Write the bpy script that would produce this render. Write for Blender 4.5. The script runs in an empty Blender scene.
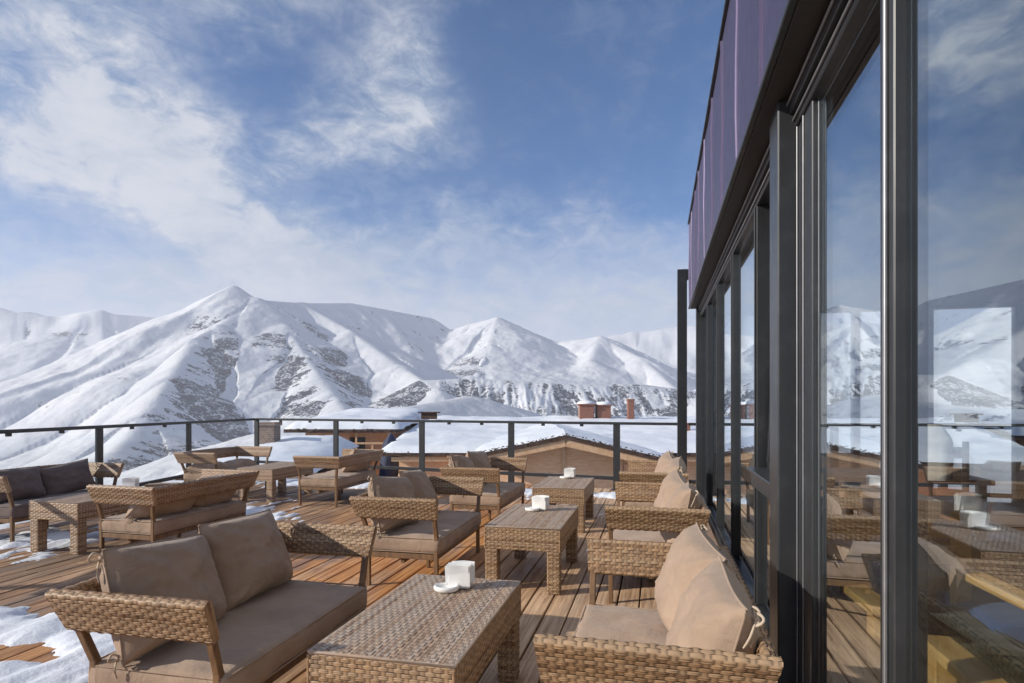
import bpy, bmesh, math, random
import numpy as np
from mathutils import Vector, Matrix, noise as mnoise

random.seed(7)
RNG = np.random.default_rng(11)
scene = bpy.context.scene
COL = scene.collection
R = math.radians
YAW = math.atan(145 / 600)            # heading of the view, measured from the glass front
CY, SY = math.cos(YAW), math.sin(YAW)
EYE = 1.35


# ------------------------------------------------------------------ node helpers
def new_mat(name):
    m = bpy.data.materials.new(name)
    m.use_nodes = True
    nt = m.node_tree
    nt.nodes.clear()
    out = nt.nodes.new('ShaderNodeOutputMaterial')
    return m, nt, out


class NT:
    def __init__(s, nt):
        s.nt = nt

    def n(s, typ, **kw):
        x = s.nt.nodes.new(typ)
        for k, v in kw.items():
            if k.startswith('i_'):
                x.inputs[k[2:].replace('_', ' ')].default_value = v
            else:
                setattr(x, k, v)
        return x

    def l(s, a, b):
        s.nt.links.new(a, b)

    def m(s, op, a, b=None, c=None, clamp=False):
        x = s.nt.nodes.new('ShaderNodeMath')
        x.operation = op
        x.use_clamp = clamp
        for i, v in enumerate((a, b, c)):
            if v is None:
                continue
            if isinstance(v, (int, float)):
                x.inputs[i].default_value = v
            else:
                s.l(v, x.inputs[i])
        return x.outputs[0]

    def mixc(s, fac, a, b, blend='MIX'):
        x = s.nt.nodes.new('ShaderNodeMix')
        x.data_type = 'RGBA'
        x.blend_type = blend
        for sock, v in ((x.inputs[0], fac), (x.inputs[6], a), (x.inputs[7], b)):
            if isinstance(v, (int, float)):
                sock.default_value = v
            elif isinstance(v, tuple):
                sock.default_value = (*v, 1) if len(v) == 3 else v
            else:
                s.l(v, sock)
        return x.outputs[2]

    def ramp(s, fac, lo, hi):
        x = s.n('ShaderNodeMapRange')
        x.interpolation_type = 'SMOOTHSTEP'
        x.inputs['From Min'].default_value = lo
        x.inputs['From Max'].default_value = hi
        s.l(fac, x.inputs['Value'])
        return x.outputs[0]

    def noise(s, vec, scale, detail=4, rough=.55, dist=0.0):
        x = s.n('ShaderNodeTexNoise')
        x.inputs['Scale'].default_value = scale
        x.inputs['Detail'].default_value = detail
        x.inputs['Roughness'].default_value = rough
        x.inputs['Distortion'].default_value = dist
        if vec is not None:
            s.l(vec, x.inputs['Vector'])
        return x.outputs[0]

    def scaled(s, vec, sc):
        x = s.n('ShaderNodeMapping')
        x.inputs['Scale'].default_value = sc
        s.l(vec, x.inputs['Vector'])
        return x.outputs[0]

    def bsdf(s, out, color, rough=.6, metal=0.0, bump=None, bstr=.3, bdist=.01, spec=.5):
        b = s.n('ShaderNodeBsdfPrincipled')
        for sock, v in ((b.inputs['Base Color'], color), (b.inputs['Roughness'], rough), (b.inputs['Metallic'], metal)):
            if isinstance(v, (int, float)):
                sock.default_value = v
            elif isinstance(v, tuple):
                sock.default_value = (*v, 1)
            else:
                s.l(v, sock)
        b.inputs['Specular IOR Level'].default_value = spec
        if bump is not None:
            bn = s.n('ShaderNodeBump')
            bn.inputs['Strength'].default_value = bstr
            bn.inputs['Distance'].default_value = bdist
            s.l(bump, bn.inputs['Height'])
            s.l(bn.outputs[0], b.inputs['Normal'])
        s.l(b.outputs[0], out.inputs['Surface'])
        return b


def coords(t, which='Object'):
    return t.n('ShaderNodeTexCoord').outputs[which]


ROWP, RIBW = .0150, .0290             # wicker strand pitch, rib spacing


def mat_rattan(name, dark, light, grey, greyness, rough=.5):
    m, nt, out = new_mat(name)
    t = NT(nt)
    uv = coords(t, 'UV')
    sep = t.n('ShaderNodeSeparateXYZ')
    t.l(uv, sep.inputs[0])
    row = t.m('FLOOR', t.m('DIVIDE', sep.outputs[1], ROWP))
    wn = t.n('ShaderNodeTexWhiteNoise', noise_dimensions='1D')
    t.l(row, wn.inputs['W'])
    comb = t.n('ShaderNodeCombineXYZ')
    t.l(t.m('MULTIPLY', sep.outputs[0], 9.0), comb.inputs[0])
    t.l(t.m('MULTIPLY', row, 3.37), comb.inputs[1])
    seg = t.noise(comb.outputs[0], 1.0, 3, .6)
    f = t.m('ADD', t.m('MULTIPLY', wn.outputs['Value'], .22), t.m('MULTIPLY', seg, .8))
    c = t.mixc(t.ramp(f, .2, .8), dark, light)
    ob = coords(t)
    big = t.noise(ob, 5.0, 3, .6)
    c = t.mixc(t.m('MULTIPLY', t.ramp(t.m('ADD', t.m('MULTIPLY', big, .6), t.m('MULTIPLY', wn.outputs['Value'], .5)), .35, .75), greyness), c, grey)
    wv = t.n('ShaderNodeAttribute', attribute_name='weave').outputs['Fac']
    c = t.mixc(t.ramp(wv, .12, .68), tuple(v * .10 for v in dark), c)       # shade in the gaps between the canes painted dark
    fine = t.noise(t.scaled(uv, (60, 900, 1)), 1.0, 2)
    t.bsdf(out, c, rough, 0, fine, .12, .002, .35)
    return m


def mat_fabric(name, col, var=.14):
    m, nt, out = new_mat(name)
    t = NT(nt)
    ob = coords(t)
    big = t.noise(ob, 4.0, 4, .6)
    c = t.mixc(t.ramp(big, .3, .7), tuple(v * (1 - var) for v in col), tuple(v * (1 + var) for v in col))
    fine = t.noise(ob, 420, 2)
    c = t.mixc(t.m('MULTIPLY', fine, .35), c, tuple(v * .72 for v in col))
    mid = t.noise(ob, 14, 3, .6, .8)
    h = t.m('ADD', t.m('MULTIPLY', mid, .012), t.m('MULTIPLY', fine, .0008))
    b = t.bsdf(out, c, .85, 0, h, .55, 1.0, .2)
    b.inputs['Sheen Weight'].default_value = .15
    return m


def mat_deck():
    m, nt, out = new_mat('weathered_deck_boards')
    t = NT(nt)
    uv = coords(t, 'UV')                   # u along board, v = per-board random
    sep = t.n('ShaderNodeSeparateXYZ')
    t.l(uv, sep.inputs[0])
    wn = t.n('ShaderNodeTexWhiteNoise', noise_dimensions='1D')
    t.l(sep.outputs[1], wn.inputs['W'])
    ob = coords(t)
    grain = t.noise(t.scaled(ob, (38, 1.6, 38)), 1.0, 6, .62, .6)
    fine = t.noise(t.scaled(ob, (240, 6, 240)), 1.0, 3)
    patch = t.noise(ob, .55, 5, .6, .4)
    patch2 = t.noise(t.scaled(ob, (3.2, .8, 1)), 1.0, 5, .65, .5)
    c = t.mixc(t.ramp(grain, .3, .75), (.26, .155, .09), (.66, .46, .30))
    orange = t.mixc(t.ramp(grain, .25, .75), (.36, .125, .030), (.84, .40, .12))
    grey = t.mixc(t.ramp(grain, .25, .75), (.17, .15, .135), (.46, .40, .35))
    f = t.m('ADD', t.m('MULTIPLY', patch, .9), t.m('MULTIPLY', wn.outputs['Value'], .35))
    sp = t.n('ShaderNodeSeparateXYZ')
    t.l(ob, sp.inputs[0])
    # orange stain spots, boosted mid-terrace to paint sun off the glass; paler beside it
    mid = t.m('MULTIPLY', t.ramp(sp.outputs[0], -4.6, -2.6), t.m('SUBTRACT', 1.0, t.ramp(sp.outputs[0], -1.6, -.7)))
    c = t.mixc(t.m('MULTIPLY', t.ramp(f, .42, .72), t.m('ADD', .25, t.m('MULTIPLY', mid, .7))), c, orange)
    c = t.mixc(t.m('MULTIPLY', t.ramp(patch2, .5, .68), .6), c, grey)
    wet = t.ramp(t.noise(t.scaled(ob, (1.6, .7, 1)), 1.0, 6, .65, .6), .56, .66)
    c = t.mixc(t.m('MULTIPLY', wet, .5), c, (.13, .066, .034))
    c = t.mixc(t.m('MULTIPLY', wn.outputs['Value'], .3), c, (.09, .055, .035))
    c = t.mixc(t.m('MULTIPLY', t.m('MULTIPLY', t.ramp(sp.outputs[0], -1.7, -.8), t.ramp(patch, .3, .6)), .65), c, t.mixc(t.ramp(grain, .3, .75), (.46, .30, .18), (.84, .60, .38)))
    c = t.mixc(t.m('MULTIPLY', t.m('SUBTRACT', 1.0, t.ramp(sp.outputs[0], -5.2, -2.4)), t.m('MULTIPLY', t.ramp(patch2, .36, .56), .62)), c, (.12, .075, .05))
    knots = t.n('ShaderNodeTexVoronoi')
    t.l(t.scaled(ob, (5.5, 1.4, 1)), knots.inputs['Vector'])
    c = t.mixc(t.m('SUBTRACT', 1.0, t.ramp(knots.outputs['Distance'], .03, .09)), c, (.06, .03, .017))
    h = t.m('ADD', t.m('MULTIPLY', grain, .006), t.m('MULTIPLY', fine, .002))
    rough = t.m('SUBTRACT', .72, t.m('MULTIPLY', wet, .38))
    t.bsdf(out, c, rough, 0, h, .6, 1.0, .4)
    return m


def mat_wood(name, a, b, scale=(30, 30, 2), rough=.5):
    m, nt, out = new_mat(name)
    t = NT(nt)
    ob = coords(t)
    g = t.noise(t.scaled(ob, scale), 1.0, 5, .6, .7)
    c = t.mixc(t.ramp(g, .28, .72), a, b)
    t.bsdf(out, c, rough, 0, g, .25, .006)
    return m


def mat_metal(name, col, rough=.38, metal=.0, dust=.25):
    m, nt, out = new_mat(name)
    t = NT(nt)
    ob = coords(t)
    n1 = t.noise(ob, 9, 5, .65)
    n2 = t.noise(t.scaled(ob, (60, 60, 5)), 1.0, 4)
    c = t.mixc(t.m('MULTIPLY', t.ramp(n1, .45, .8), dust), col, tuple(min(1, v * 2.2 + .03) for v in col))
    r = t.m('ADD', rough - .08, t.m('MULTIPLY', n2, .22))
    t.bsdf(out, c, r, metal, n2, .06, .003)
    return m


def mat_snow(name='snow', grain=30, amp=.02):
    m, nt, out = new_mat(name)
    t = NT(nt)
    ob = coords(t)
    a = t.noise(ob, grain, 5, .65)
    b_ = t.noise(ob, grain * .12, 4, .6)
    c = t.mixc(t.ramp(b_, .35, .7), (.66, .70, .76), (.78, .80, .83))
    h = t.m('ADD', t.m('MULTIPLY', a, amp * .25), t.m('MULTIPLY', b_, amp))
    t.bsdf(out, c, .7, 0, h, .7, 1.0, .3)
    return m


def mat_plain(name, col, rough=.5, metal=0.0, var=.12, scale=20):
    m, nt, out = new_mat(name)
    t = NT(nt)
    n1 = t.noise(coords(t), scale, 4, .6)
    c = t.mixc(t.ramp(n1, .3, .7), tuple(v * (1 - var) for v in col), tuple(min(1, v * (1 + var)) for v in col))
    t.bsdf(out, c, rough, metal, n1, .08, .004)
    return m


def mat_brick(name, a, b, mortar, sc=6.0):
    m, nt, out = new_mat(name)
    t = NT(nt)
    ob = coords(t)
    mp = t.n('ShaderNodeMapping')
    mp.inputs['Rotation'].default_value = (R(90), 0, 0)
    t.l(ob, mp.inputs['Vector'])
    br = t.n('ShaderNodeTexBrick')
    br.inputs['Scale'].default_value = sc
    br.inputs['Color1'].default_value = (*a, 1)
    br.inputs['Color2'].default_value = (*b, 1)
    br.inputs['Mortar'].default_value = (*mortar, 1)
    br.inputs['Mortar Size'].default_value = .03
    t.l(mp.outputs[0], br.inputs['Vector'])
    n1 = t.noise(ob, 7, 5, .7)
    c = t.mixc(t.m('MULTIPLY', n1, .5), br.outputs['Color'], tuple(v * .45 for v in a))
    t.bsdf(out, c, .85, 0, t.m('ADD', br.outputs['Fac'], n1), .4, .02)
    return m


def mat_glass(name, ior, tint, rough=.0, power=5.0):     # ior: share mirrored per face head-on
    """thin pane: Fresnel share mirrored, the rest passes straight through"""
    m, nt, out = new_mat(name)
    t = NT(nt)
    ge = t.n('ShaderNodeNewGeometry')
    dt = t.n('ShaderNodeVectorMath', operation='DOT_PRODUCT')
    t.l(ge.outputs['Incoming'], dt.inputs[0])
    t.l(ge.outputs['Normal'], dt.inputs[1])
    g5 = t.m('POWER', t.m('SUBTRACT', 1.0, t.m('ABSOLUTE', dt.outputs['Value']), clamp=True), power)
    fac = t.m('ADD', ior, t.m('MULTIPLY', g5, 1 - ior))
    gl = t.n('ShaderNodeBsdfGlossy')
    gl.inputs['Roughness'].default_value = rough
    gl.inputs['Color'].default_value = (.90, .96, 1, 1)
    tr = t.n('ShaderNodeBsdfTransparent')
    tr.inputs['Color'].default_value = (*tint, 1)
    mx = t.n('ShaderNodeMixShader')
    t.l(fac, mx.inputs[0])
    t.l(tr.outputs[0], mx.inputs[1])
    t.l(gl.outputs[0], mx.inputs[2])
    t.l(mx.outputs[0], out.inputs['Surface'])
    return m


def mat_terrain():
    m, nt, out = new_mat('snow_and_rock_slopes')
    t = NT(nt)
    geo = t.n('ShaderNodeNewGeometry')
    pos = geo.outputs['Position']
    sep = t.n('ShaderNodeSeparateXYZ')
    t.l(geo.outputs['Normal'], sep.inputs[0])
    at = t.n('ShaderNodeAttribute', attribute_name='rock')
    n1 = t.noise(pos, .011, 8, .68, .3)
    n2 = t.noise(pos, .05, 8, .72, .4)
    fl = t.n('ShaderNodeAttribute', attribute_name='fall').outputs['Vector']
    st = t.noise(t.scaled(fl, (.045, .009, 1)), 1.0, 7, .7, .6)
    n3 = t.noise(t.scaled(pos, (.004, .004, .02)), 1.0, 6, .65)
    # rock shows where the faces are steep or wind-scoured
    f = t.m('ADD', t.m('ADD', at.outputs['Fac'], t.m('MULTIPLY', t.m('SUBTRACT', n1, .5), 1.3)), t.m('ADD', t.m('MULTIPLY', t.m('SUBTRACT', n2, .5), 1.9), t.m('MULTIPLY', t.m('SUBTRACT', st, .5), 1.1)))
    mask = t.ramp(f, .40, .52)
    flecks = t.noise(t.scaled(pos, (1, 1, .55)), .028, 8, .74, .9)
    crumbs = t.noise(pos, .11, 8, .78)
    mask = t.m('MULTIPLY', mask, t.ramp(t.m('ADD', flecks, crumbs), .88, 1.00))
    rock = t.mixc(t.ramp(n3, .35, .65), (.012, .015, .026), (.05, .056, .075))
    soft = t.ramp(n1, .35, .7)
    snow = t.mixc(soft, (.70, .73, .77), (.78, .79, .80))
    c = t.mixc(mask, snow, rock)
    h = t.m('ADD', t.m('MULTIPLY', n1, 8.0), t.m('MULTIPLY', n2, 2.5))
    t.bsdf(out, c, .75, 0, h, .55, 1.0, .15)
    return m


M = dict(
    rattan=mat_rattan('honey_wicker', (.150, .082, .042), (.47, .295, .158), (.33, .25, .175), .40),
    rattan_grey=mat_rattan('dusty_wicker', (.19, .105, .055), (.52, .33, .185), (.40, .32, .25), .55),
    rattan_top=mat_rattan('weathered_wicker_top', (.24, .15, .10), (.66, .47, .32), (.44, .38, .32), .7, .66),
    leg=mat_wood('brown_leg_paint', (.12, .066, .034), (.22, .125, .06)),
    fabric=mat_fabric('taupe_fabric', (.35, .25, .178)),
    fabric_shaded=mat_fabric('shaded_taupe_fabric', (.15, .11, .10)),  # darker copy of the taupe: shade on the side-railing sofa put into colour
    tie=mat_fabric('tie_cord_fabric', (.50, .40, .30)),
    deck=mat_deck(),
    black=mat_metal('black_powder_coat', (.018, .019, .021), .36),
    grey=mat_metal('charcoal_profile', (.026, .028, .031), .34, 0, .25),
    steel=mat_metal('bright_profile_edge', (.30, .30, .31), .42, .8, .2),
    fascia=mat_metal('violet_copper_sheet', (.080, .064, .118), .42, .6, .2),
    soffit=mat_plain('dark_soffit', (.022, .018, .017), .6),
    snow=mat_snow('deck_snow', 26, .03),
    roofsnow=mat_snow('roof_snow', 3.0, .12),
    pine=mat_wood('orange_pine_boards', (.74, .38, .19), (.86, .56, .34), (3, 3, 26), .6),
    pinetrim=mat_wood('pale_pine_trim', (.62, .36, .19), (.76, .50, .30), (8, 8, 8), .6),
    thatch=mat_plain('dark_eave_edge', (.085, .05, .036), .9, 0, .5, 18),
    darkwood=mat_wood('dark_brown_wood', (.035, .022, .015), (.09, .055, .036), (20, 3, 20), .4),
    yellowwood=mat_wood('honey_beech', (.76, .43, .11), (.86, .57, .22), (26, 3, 26), .4),
    brick=mat_brick('red_chimney_brick', (.34, .13, .08), (.26, .095, .06), (.30, .25, .22), 5),
    stone=mat_brick('brown_rubble_stone', (.30, .20, .14), (.18, .12, .09), (.32, .28, .25), 3.0),
    ceramic=mat_plain('white_glaze', (.80, .79, .76), .25, 0, .03),
    paper=mat_plain('white_paper', (.84, .84, .82), .8, 0, .03),
    glass=mat_glass('coated_facade_glass', .13, (.96, .98, .98), .0, 2.6),
    clear=mat_glass('clear_balustrade_glass', .012, (.985, .992, .992)),
    navy_shade=mat_plain('navy_gap_shade', (.022, .03, .07), .7),  # navy colour for the shade in the gap between the roofs
    white=mat_fabric('cream_padded_cloth', (.78, .75, .70), .05),
    bluecloth=mat_fabric('blue_seat_cloth', (.06, .14, .33)),
    green=mat_fabric('dark_green_seat_cloth', (.03, .045, .032)),
    interior=mat_plain('dark_interior_plaster', (.06, .05, .045), .8),
    terrain=mat_terrain(),
)


# ------------------------------------------------------------------ mesh builder
class MB:
    def __init__(s):
        s.v, s.f, s.uv, s.mi, s.sm = [], [], [], [], []
        s.chunks = []

    def add(s, verts, faces, uv=None, mat=0, smooth=False):
        o = len(s.v)
        s.v.extend([tuple(map(float, p)) for p in verts])
        for f in faces:
            s.f.append(tuple(i + o for i in f))
            s.mi.append(mat)
            s.sm.append(smooth)
        if uv is None:
            uv = [(float(p[0] + p[1]), float(p[2])) for p in verts]
        s.uv.extend([(float(a), float(b)) for a, b in uv])
        return s

    def grid(s, P, UV=None, closed=False, mat=0, smooth=True, W=None):
        n, m = P.shape[0], P.shape[1]
        idx = np.arange(n * m).reshape(n, m)
        if closed:
            idx = np.concatenate([idx, idx[:, :1]], 1)
        q = np.stack([idx[:-1, :-1], idx[1:, :-1], idx[1:, 1:], idx[:-1, 1:]], -1).reshape(-1, 4)
        V = np.array(P, float).reshape(-1, 3)
        uv = np.stack([V[:, 0] + V[:, 1], V[:, 2]], -1) if UV is None else np.array(UV, float).reshape(-1, 2)
        w = np.ones(len(V)) if W is None else np.array(W, float).reshape(-1)
        s.chunks.append((V, q, uv, mat, smooth, w))
        return s

    def box(s, c, size, rot=None, ch=.004, mat=0):
        hx, hy, hz = size[0] / 2, size[1] / 2, size[2] / 2
        b = min(ch, hx * .45, hy * .45, hz * .45)
        vs, ix = [], {}
        for sx in (-1, 1):
            for sy in (-1, 1):
                for sz in (-1, 1):
                    for a in range(3):
                        p = [sx * (hx - b), sy * (hy - b), sz * (hz - b)]
                        p[a] = (sx * hx, sy * hy, sz * hz)[a]
                        ix[(sx, sy, sz, a)] = len(vs)
                        vs.append(Vector(p))
        fs = []
        for a in range(3):
            for sg in (-1, 1):
                q = []
                for (u, w) in ((-1, -1), (1, -1), (1, 1), (-1, 1)):
                    k = [0, 0, 0]
                    k[a] = sg
                    k[(a + 1) % 3], k[(a + 2) % 3] = u, w
                    q.append(ix[(*k, a)])
                fs.append(q if sg > 0 else q[::-1])
        for a in range(3):                      # edges parallel to axis a
            b1, b2 = (a + 1) % 3, (a + 2) % 3
            for u in (-1, 1):
                for w in (-1, 1):
                    k0, k1 = [0, 0, 0], [0, 0, 0]
                    k0[a], k1[a] = -1, 1
                    k0[b1] = k1[b1] = u
                    k0[b2] = k1[b2] = w
                    fs.append([ix[(*k0, b1)], ix[(*k1, b1)], ix[(*k1, b2)], ix[(*k0, b2)]])
        for sx in (-1, 1):
            for sy in (-1, 1):
                for sz in (-1, 1):
                    fs.append([ix[(sx, sy, sz, a)] for a in range(3)])
        mtx = rot if rot is not None else Matrix.Identity(3)
        c = Vector(c)
        vs = [c + mtx @ p for p in vs]
        return s.add(vs, fs, None, mat)

    def box2(s, lo, hi, ch=.004, mat=0):
        return s.box([(a + b) / 2 for a, b in zip(lo, hi)], [abs(b - a) for a, b in zip(lo, hi)], None, ch, mat)

    def beam(s, p0, p1, w, h, up=(0, 0, 1), ch=.003, mat=0):
        p0, p1 = Vector(p0), Vector(p1)
        y = (p1 - p0)
        L = y.length
        y.normalize()
        x = y.cross(Vector(up))
        if x.length < 1e-4:
            x = y.cross(Vector((1, 0, 0)))
        x.normalize()
        z = x.cross(y)
        rot = Matrix((x, y, z)).transposed()
        return s.box((p0 + p1) / 2, (w, L, h), rot, ch, mat)

    def tube(s, pts, r, n=8, mat=0, closed=False):
        pts = [Vector(p) for p in pts]
        rs = r if isinstance(r, (list, tuple)) else [r] * len(pts)
        P = np.zeros((len(pts), n, 3))
        up = Vector((0.13, .21, 1)).normalized()
        for i, p in enumerate(pts):
            d = (pts[min(i + 1, len(pts) - 1)] - pts[max(i - 1, 0)]).normalized()
            x = d.cross(up)
            if x.length < 1e-3:
                x = d.cross(Vector((1, 0, 0)))
            x.normalize()
            y = x.cross(d)
            for k in range(n):
                a = 2 * math.pi * k / n
                P[i, k] = p + (x * math.cos(a) + y * math.sin(a)) * rs[i]
        s.grid(P, None, True, mat)
        o = len(s.v)
        s.add([P[0, k] for k in range(n)], [list(range(n))], None, mat)
        s.add([P[-1, k] for k in range(n)], [list(range(n))[::-1]], None, mat)
        return s

    def lathe(s, prof, n=28, c=(0, 0, 0), sx=1, sy=1, mat=0):
        P = np.zeros((len(prof), n, 3))
        for i, (r, z) in enumerate(prof):
            for k in range(n):
                a = 2 * math.pi * k / n
                P[i, k] = (c[0] + r * sx * math.cos(a), c[1] + r * sy * math.sin(a), c[2] + z)
        return s.grid(P, None, True, mat)

    def prism(s, poly, y0, y1, mat=0):
        """poly in (x,z), extruded along y"""
        n = len(poly)
        vs = [(x, y0, z) for x, z in poly] + [(x, y1, z) for x, z in poly]
        fs = [list(range(n)), list(range(n, 2 * n))[::-1]] + [[i, (i + 1) % n, n + (i + 1) % n, n + i] for i in range(n)]
        return s.add(vs, fs, None, mat)

    def build(s, name, mats, parent=None, recalc=True):
        me = bpy.data.meshes.new(name)
        V = [np.array(s.v, float).reshape(-1, 3)]
        UVs = [np.array(s.uv, float).reshape(-1, 2)]
        Ws = [np.ones(len(s.v))]
        loops = [np.array([i for f in s.f for i in f], np.int64)]
        tot = [np.array([len(f) for f in s.f], np.int64)]
        mi = [np.array(s.mi, np.int64)]
        sm = [np.array(s.sm, bool)]
        o = len(s.v)
        for cv, cq, cuv, cm, cs, cw in s.chunks:
            V.append(cv)
            UVs.append(cuv)
            Ws.append(cw)
            loops.append((cq + o).ravel())
            tot.append(np.full(len(cq), 4, np.int64))
            mi.append(np.full(len(cq), cm, np.int64))
            sm.append(np.full(len(cq), cs, bool))
            o += len(cv)
        V, UVs, Ws, loops, tot, mi, sm = [np.concatenate(k) for k in (V, UVs, Ws, loops, tot, mi, sm)]
        me.vertices.add(len(V))
        me.vertices.foreach_set('co', V.astype(np.float32).ravel())
        me.loops.add(len(loops))
        me.loops.foreach_set('vertex_index', loops.astype(np.int32))
        me.polygons.add(len(tot))
        me.polygons.foreach_set('loop_start', (np.cumsum(tot) - tot).astype(np.int32))
        me.polygons.foreach_set('use_smooth', sm)
        me.polygons.foreach_set('material_index', mi.astype(np.int32))
        uvl = me.uv_layers.new(name='UVMap')
        uvl.data.foreach_set('uv', UVs[loops].astype(np.float32).ravel())
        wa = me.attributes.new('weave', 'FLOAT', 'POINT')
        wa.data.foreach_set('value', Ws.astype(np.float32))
        me.update(calc_edges=True)
        for mm in (mats if isinstance(mats, (list, tuple)) else [mats]):
            me.materials.append(mm)
        if recalc and len(V) < 12000:
            bm = bmesh.new()
            bm.from_mesh(me)
            bmesh.ops.recalc_face_normals(bm, faces=bm.faces)
            bm.to_mesh(me)
            bm.free()
        me.update()
        ob = bpy.data.objects.new(name, me)
        COL.objects.link(ob)
        if parent is not None:
            ob.parent = parent
        return ob


def tag(o, label=None, cat=None, group=None, kind=None):
    for k, v in (('label', label), ('category', cat), ('group', group), ('kind', kind)):
        if v:
            o[k] = v
    return o


def thing(name, label, cat, loc=(0, 0, 0), rz=0.0, group=None):
    o = bpy.data.objects.new(name, None)
    o.empty_display_size = .2
    COL.objects.link(o)
    o.location = loc
    o.rotation_euler = (0, 0, rz)
    return tag(o, label, cat, group)


def copy_tree(o, parent=None):
    c = o.copy()
    COL.objects.link(c)
    c.parent = parent
    for ch in list(o.children):
        copy_tree(ch, c)
    return c


# ------------------------------------------------------------------ wicker
def weave_h(u, v, amp=.0050):
    """height and openness (0 = gap whose shade is painted dark, 1 = strand)"""
    i = np.floor(v / ROWP)
    fv = v / ROWP - i
    # every row is a pair of flat split canes
    a_ = np.clip(1 - ((fv - .25) / .24) ** 2, 0, 1)
    b_ = np.clip(1 - ((fv - .71) / .24) ** 2, 0, 1)
    prof = np.maximum(a_, b_) ** .45
    o = np.cos(np.pi * (u / RIBW + (i % 2)))
    over = .5 + .5 * np.tanh(1.9 * o)
    strand = (.25 + .75 * over) * prof
    rib = np.clip(-o - .25, 0, 1) ** .6 * .50
    h = np.maximum(strand, rib)
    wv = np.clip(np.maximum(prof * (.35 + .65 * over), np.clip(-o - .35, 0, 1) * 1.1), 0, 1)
    return amp * h, wv


def patch(mb, c00, c10, c11, c01, mat=0, du=.0052, dv=.0022, swap=False, u0=0., v0=0., amp=.0050):
    """woven quad; strands run from c00 to c10 (u); swap runs them the other way"""
    c00, c10, c11, c01 = [np.array(c, float) for c in (c00, c10, c11, c01)]
    if swap:
        c10, c01 = c01, c10
    LU, LV = np.linalg.norm(c10 - c00), np.linalg.norm(c01 - c00)
    nu, nv = max(2, int(LU / du)), max(2, int(LV / dv))
    a = np.linspace(0, 1, nu + 1)[:, None, None]
    b = np.linspace(0, 1, nv + 1)[None, :, None]
    P = c00 * (1 - a) * (1 - b) + c10 * a * (1 - b) + c11 * a * b + c01 * (1 - a) * b
    U = np.broadcast_to(a[..., 0] * LU + u0, (nu + 1, nv + 1))
    V = np.broadcast_to(b[..., 0] * LV + v0, (nu + 1, nv + 1))
    N = np.cross(c10 - c00, c01 - c00)
    N /= np.linalg.norm(N)
    if swap:
        N = -N
    edge = np.minimum(np.minimum(a, 1 - a) * LU, np.minimum(b, 1 - b) * LV)[..., 0]
    hh, wv = weave_h(U, V, amp)
    P = P + N * (hh * np.clip(edge / .004, 0, 1))[..., None]
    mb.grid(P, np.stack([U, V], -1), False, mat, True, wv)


def band(mb, t0, b0, t1, b1, thick, out, seed=0.0):
    """woven strap between two ends: t = top, b = bottom, on the OUTER face; out = rough outward direction"""
    t0, b0, t1, b1 = [np.array(p, float) for p in (t0, b0, t1, b1)]
    L = np.linalg.norm(t1 - t0)
    nu = int(L / .0052)
    a = np.linspace(0, 1, nu + 1)[:, None]
    T, Bm = t0 + (t1 - t0) * a, b0 + (b1 - b0) * a
    hv = T - Bm
    hl = np.linalg.norm(hv[0])
    hv = hv / np.linalg.norm(hv, axis=1)[:, None]
    d = (t1 - t0) / L
    nrm = np.cross(d, hv[0])
    if np.dot(nrm, out) < 0:
        nrm = -nrm
    r = .010
    loop = []                                   # (height, depth inward, normal h, normal n)
    ns = int((hl - 2 * r) / .0022)
    for k in range(ns + 1):
        loop.append((r + (hl - 2 * r) * k / ns, 0, 0, 1))
    for k in range(1, 4):
        an = math.pi / 2 * k / 4
        loop.append((hl - r + r * math.sin(an), r - r * math.cos(an), math.sin(an), math.cos(an)))
    nt_ = max(2, int((thick - 2 * r) / .0022))
    for k in range(nt_ + 1):
        loop.append((hl, r + (thick - 2 * r) * k / nt_, 1, 0))
    for k in range(1, 4):
        an = math.pi / 2 * k / 4
        loop.append((hl - r + r * math.cos(an), thick - r + r * math.sin(an), math.cos(an), -math.sin(an)))
    for k in range(ns + 1):
        loop.append((hl - r - (hl - 2 * r) * k / ns, thick, 0, -1))
    for k in range(1, 4):
        an = math.pi / 2 * k / 4
        loop.append((r - r * math.sin(an), thick - r + r * math.cos(an), -math.sin(an), -math.cos(an)))
    for k in range(nt_ + 1):
        loop.append((0, thick - r - (thick - 2 * r) * k / nt_, -1, 0))
    for k in range(1, 4):
        an = math.pi / 2 * k / 4
        loop.append((r - r * math.cos(an), r - r * math.sin(an), -math.cos(an), math.sin(an)))
    lp = np.array(loop)
    seg = np.linalg.norm(np.diff(lp[:, :2], axis=0, append=lp[:1, :2]), axis=1)
    vv = np.concatenate([[0], np.cumsum(seg)[:-1]]) + seed
    U = np.broadcast_to((a * L + seed)[:, :], (nu + 1, len(lp)))
    V = np.broadcast_to(vv[None, :], (nu + 1, len(lp)))
    H, wv = weave_h(U, V)
    P = Bm[:, None, :] + hv[:, None, :] * lp[None, :, 0:1] - nrm * lp[None, :, 1:2]
    P = P + (hv[:, None, :] * lp[None, :, 2:3] + nrm * lp[None, :, 3:4]) * H[..., None]
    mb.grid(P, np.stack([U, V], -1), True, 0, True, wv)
    for e in (0, -1):
        mb.add(list(P[e]), [list(range(len(lp)))], [(0.1 + x[0], x[1]) for x in lp[:, :2]])


# ------------------------------------------------------------------ cushions
def fbm(p, o=3):
    return mnoise.fractal(Vector(p), .6, 2.1, o, noise_basis='PERLIN_ORIGINAL')


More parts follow.
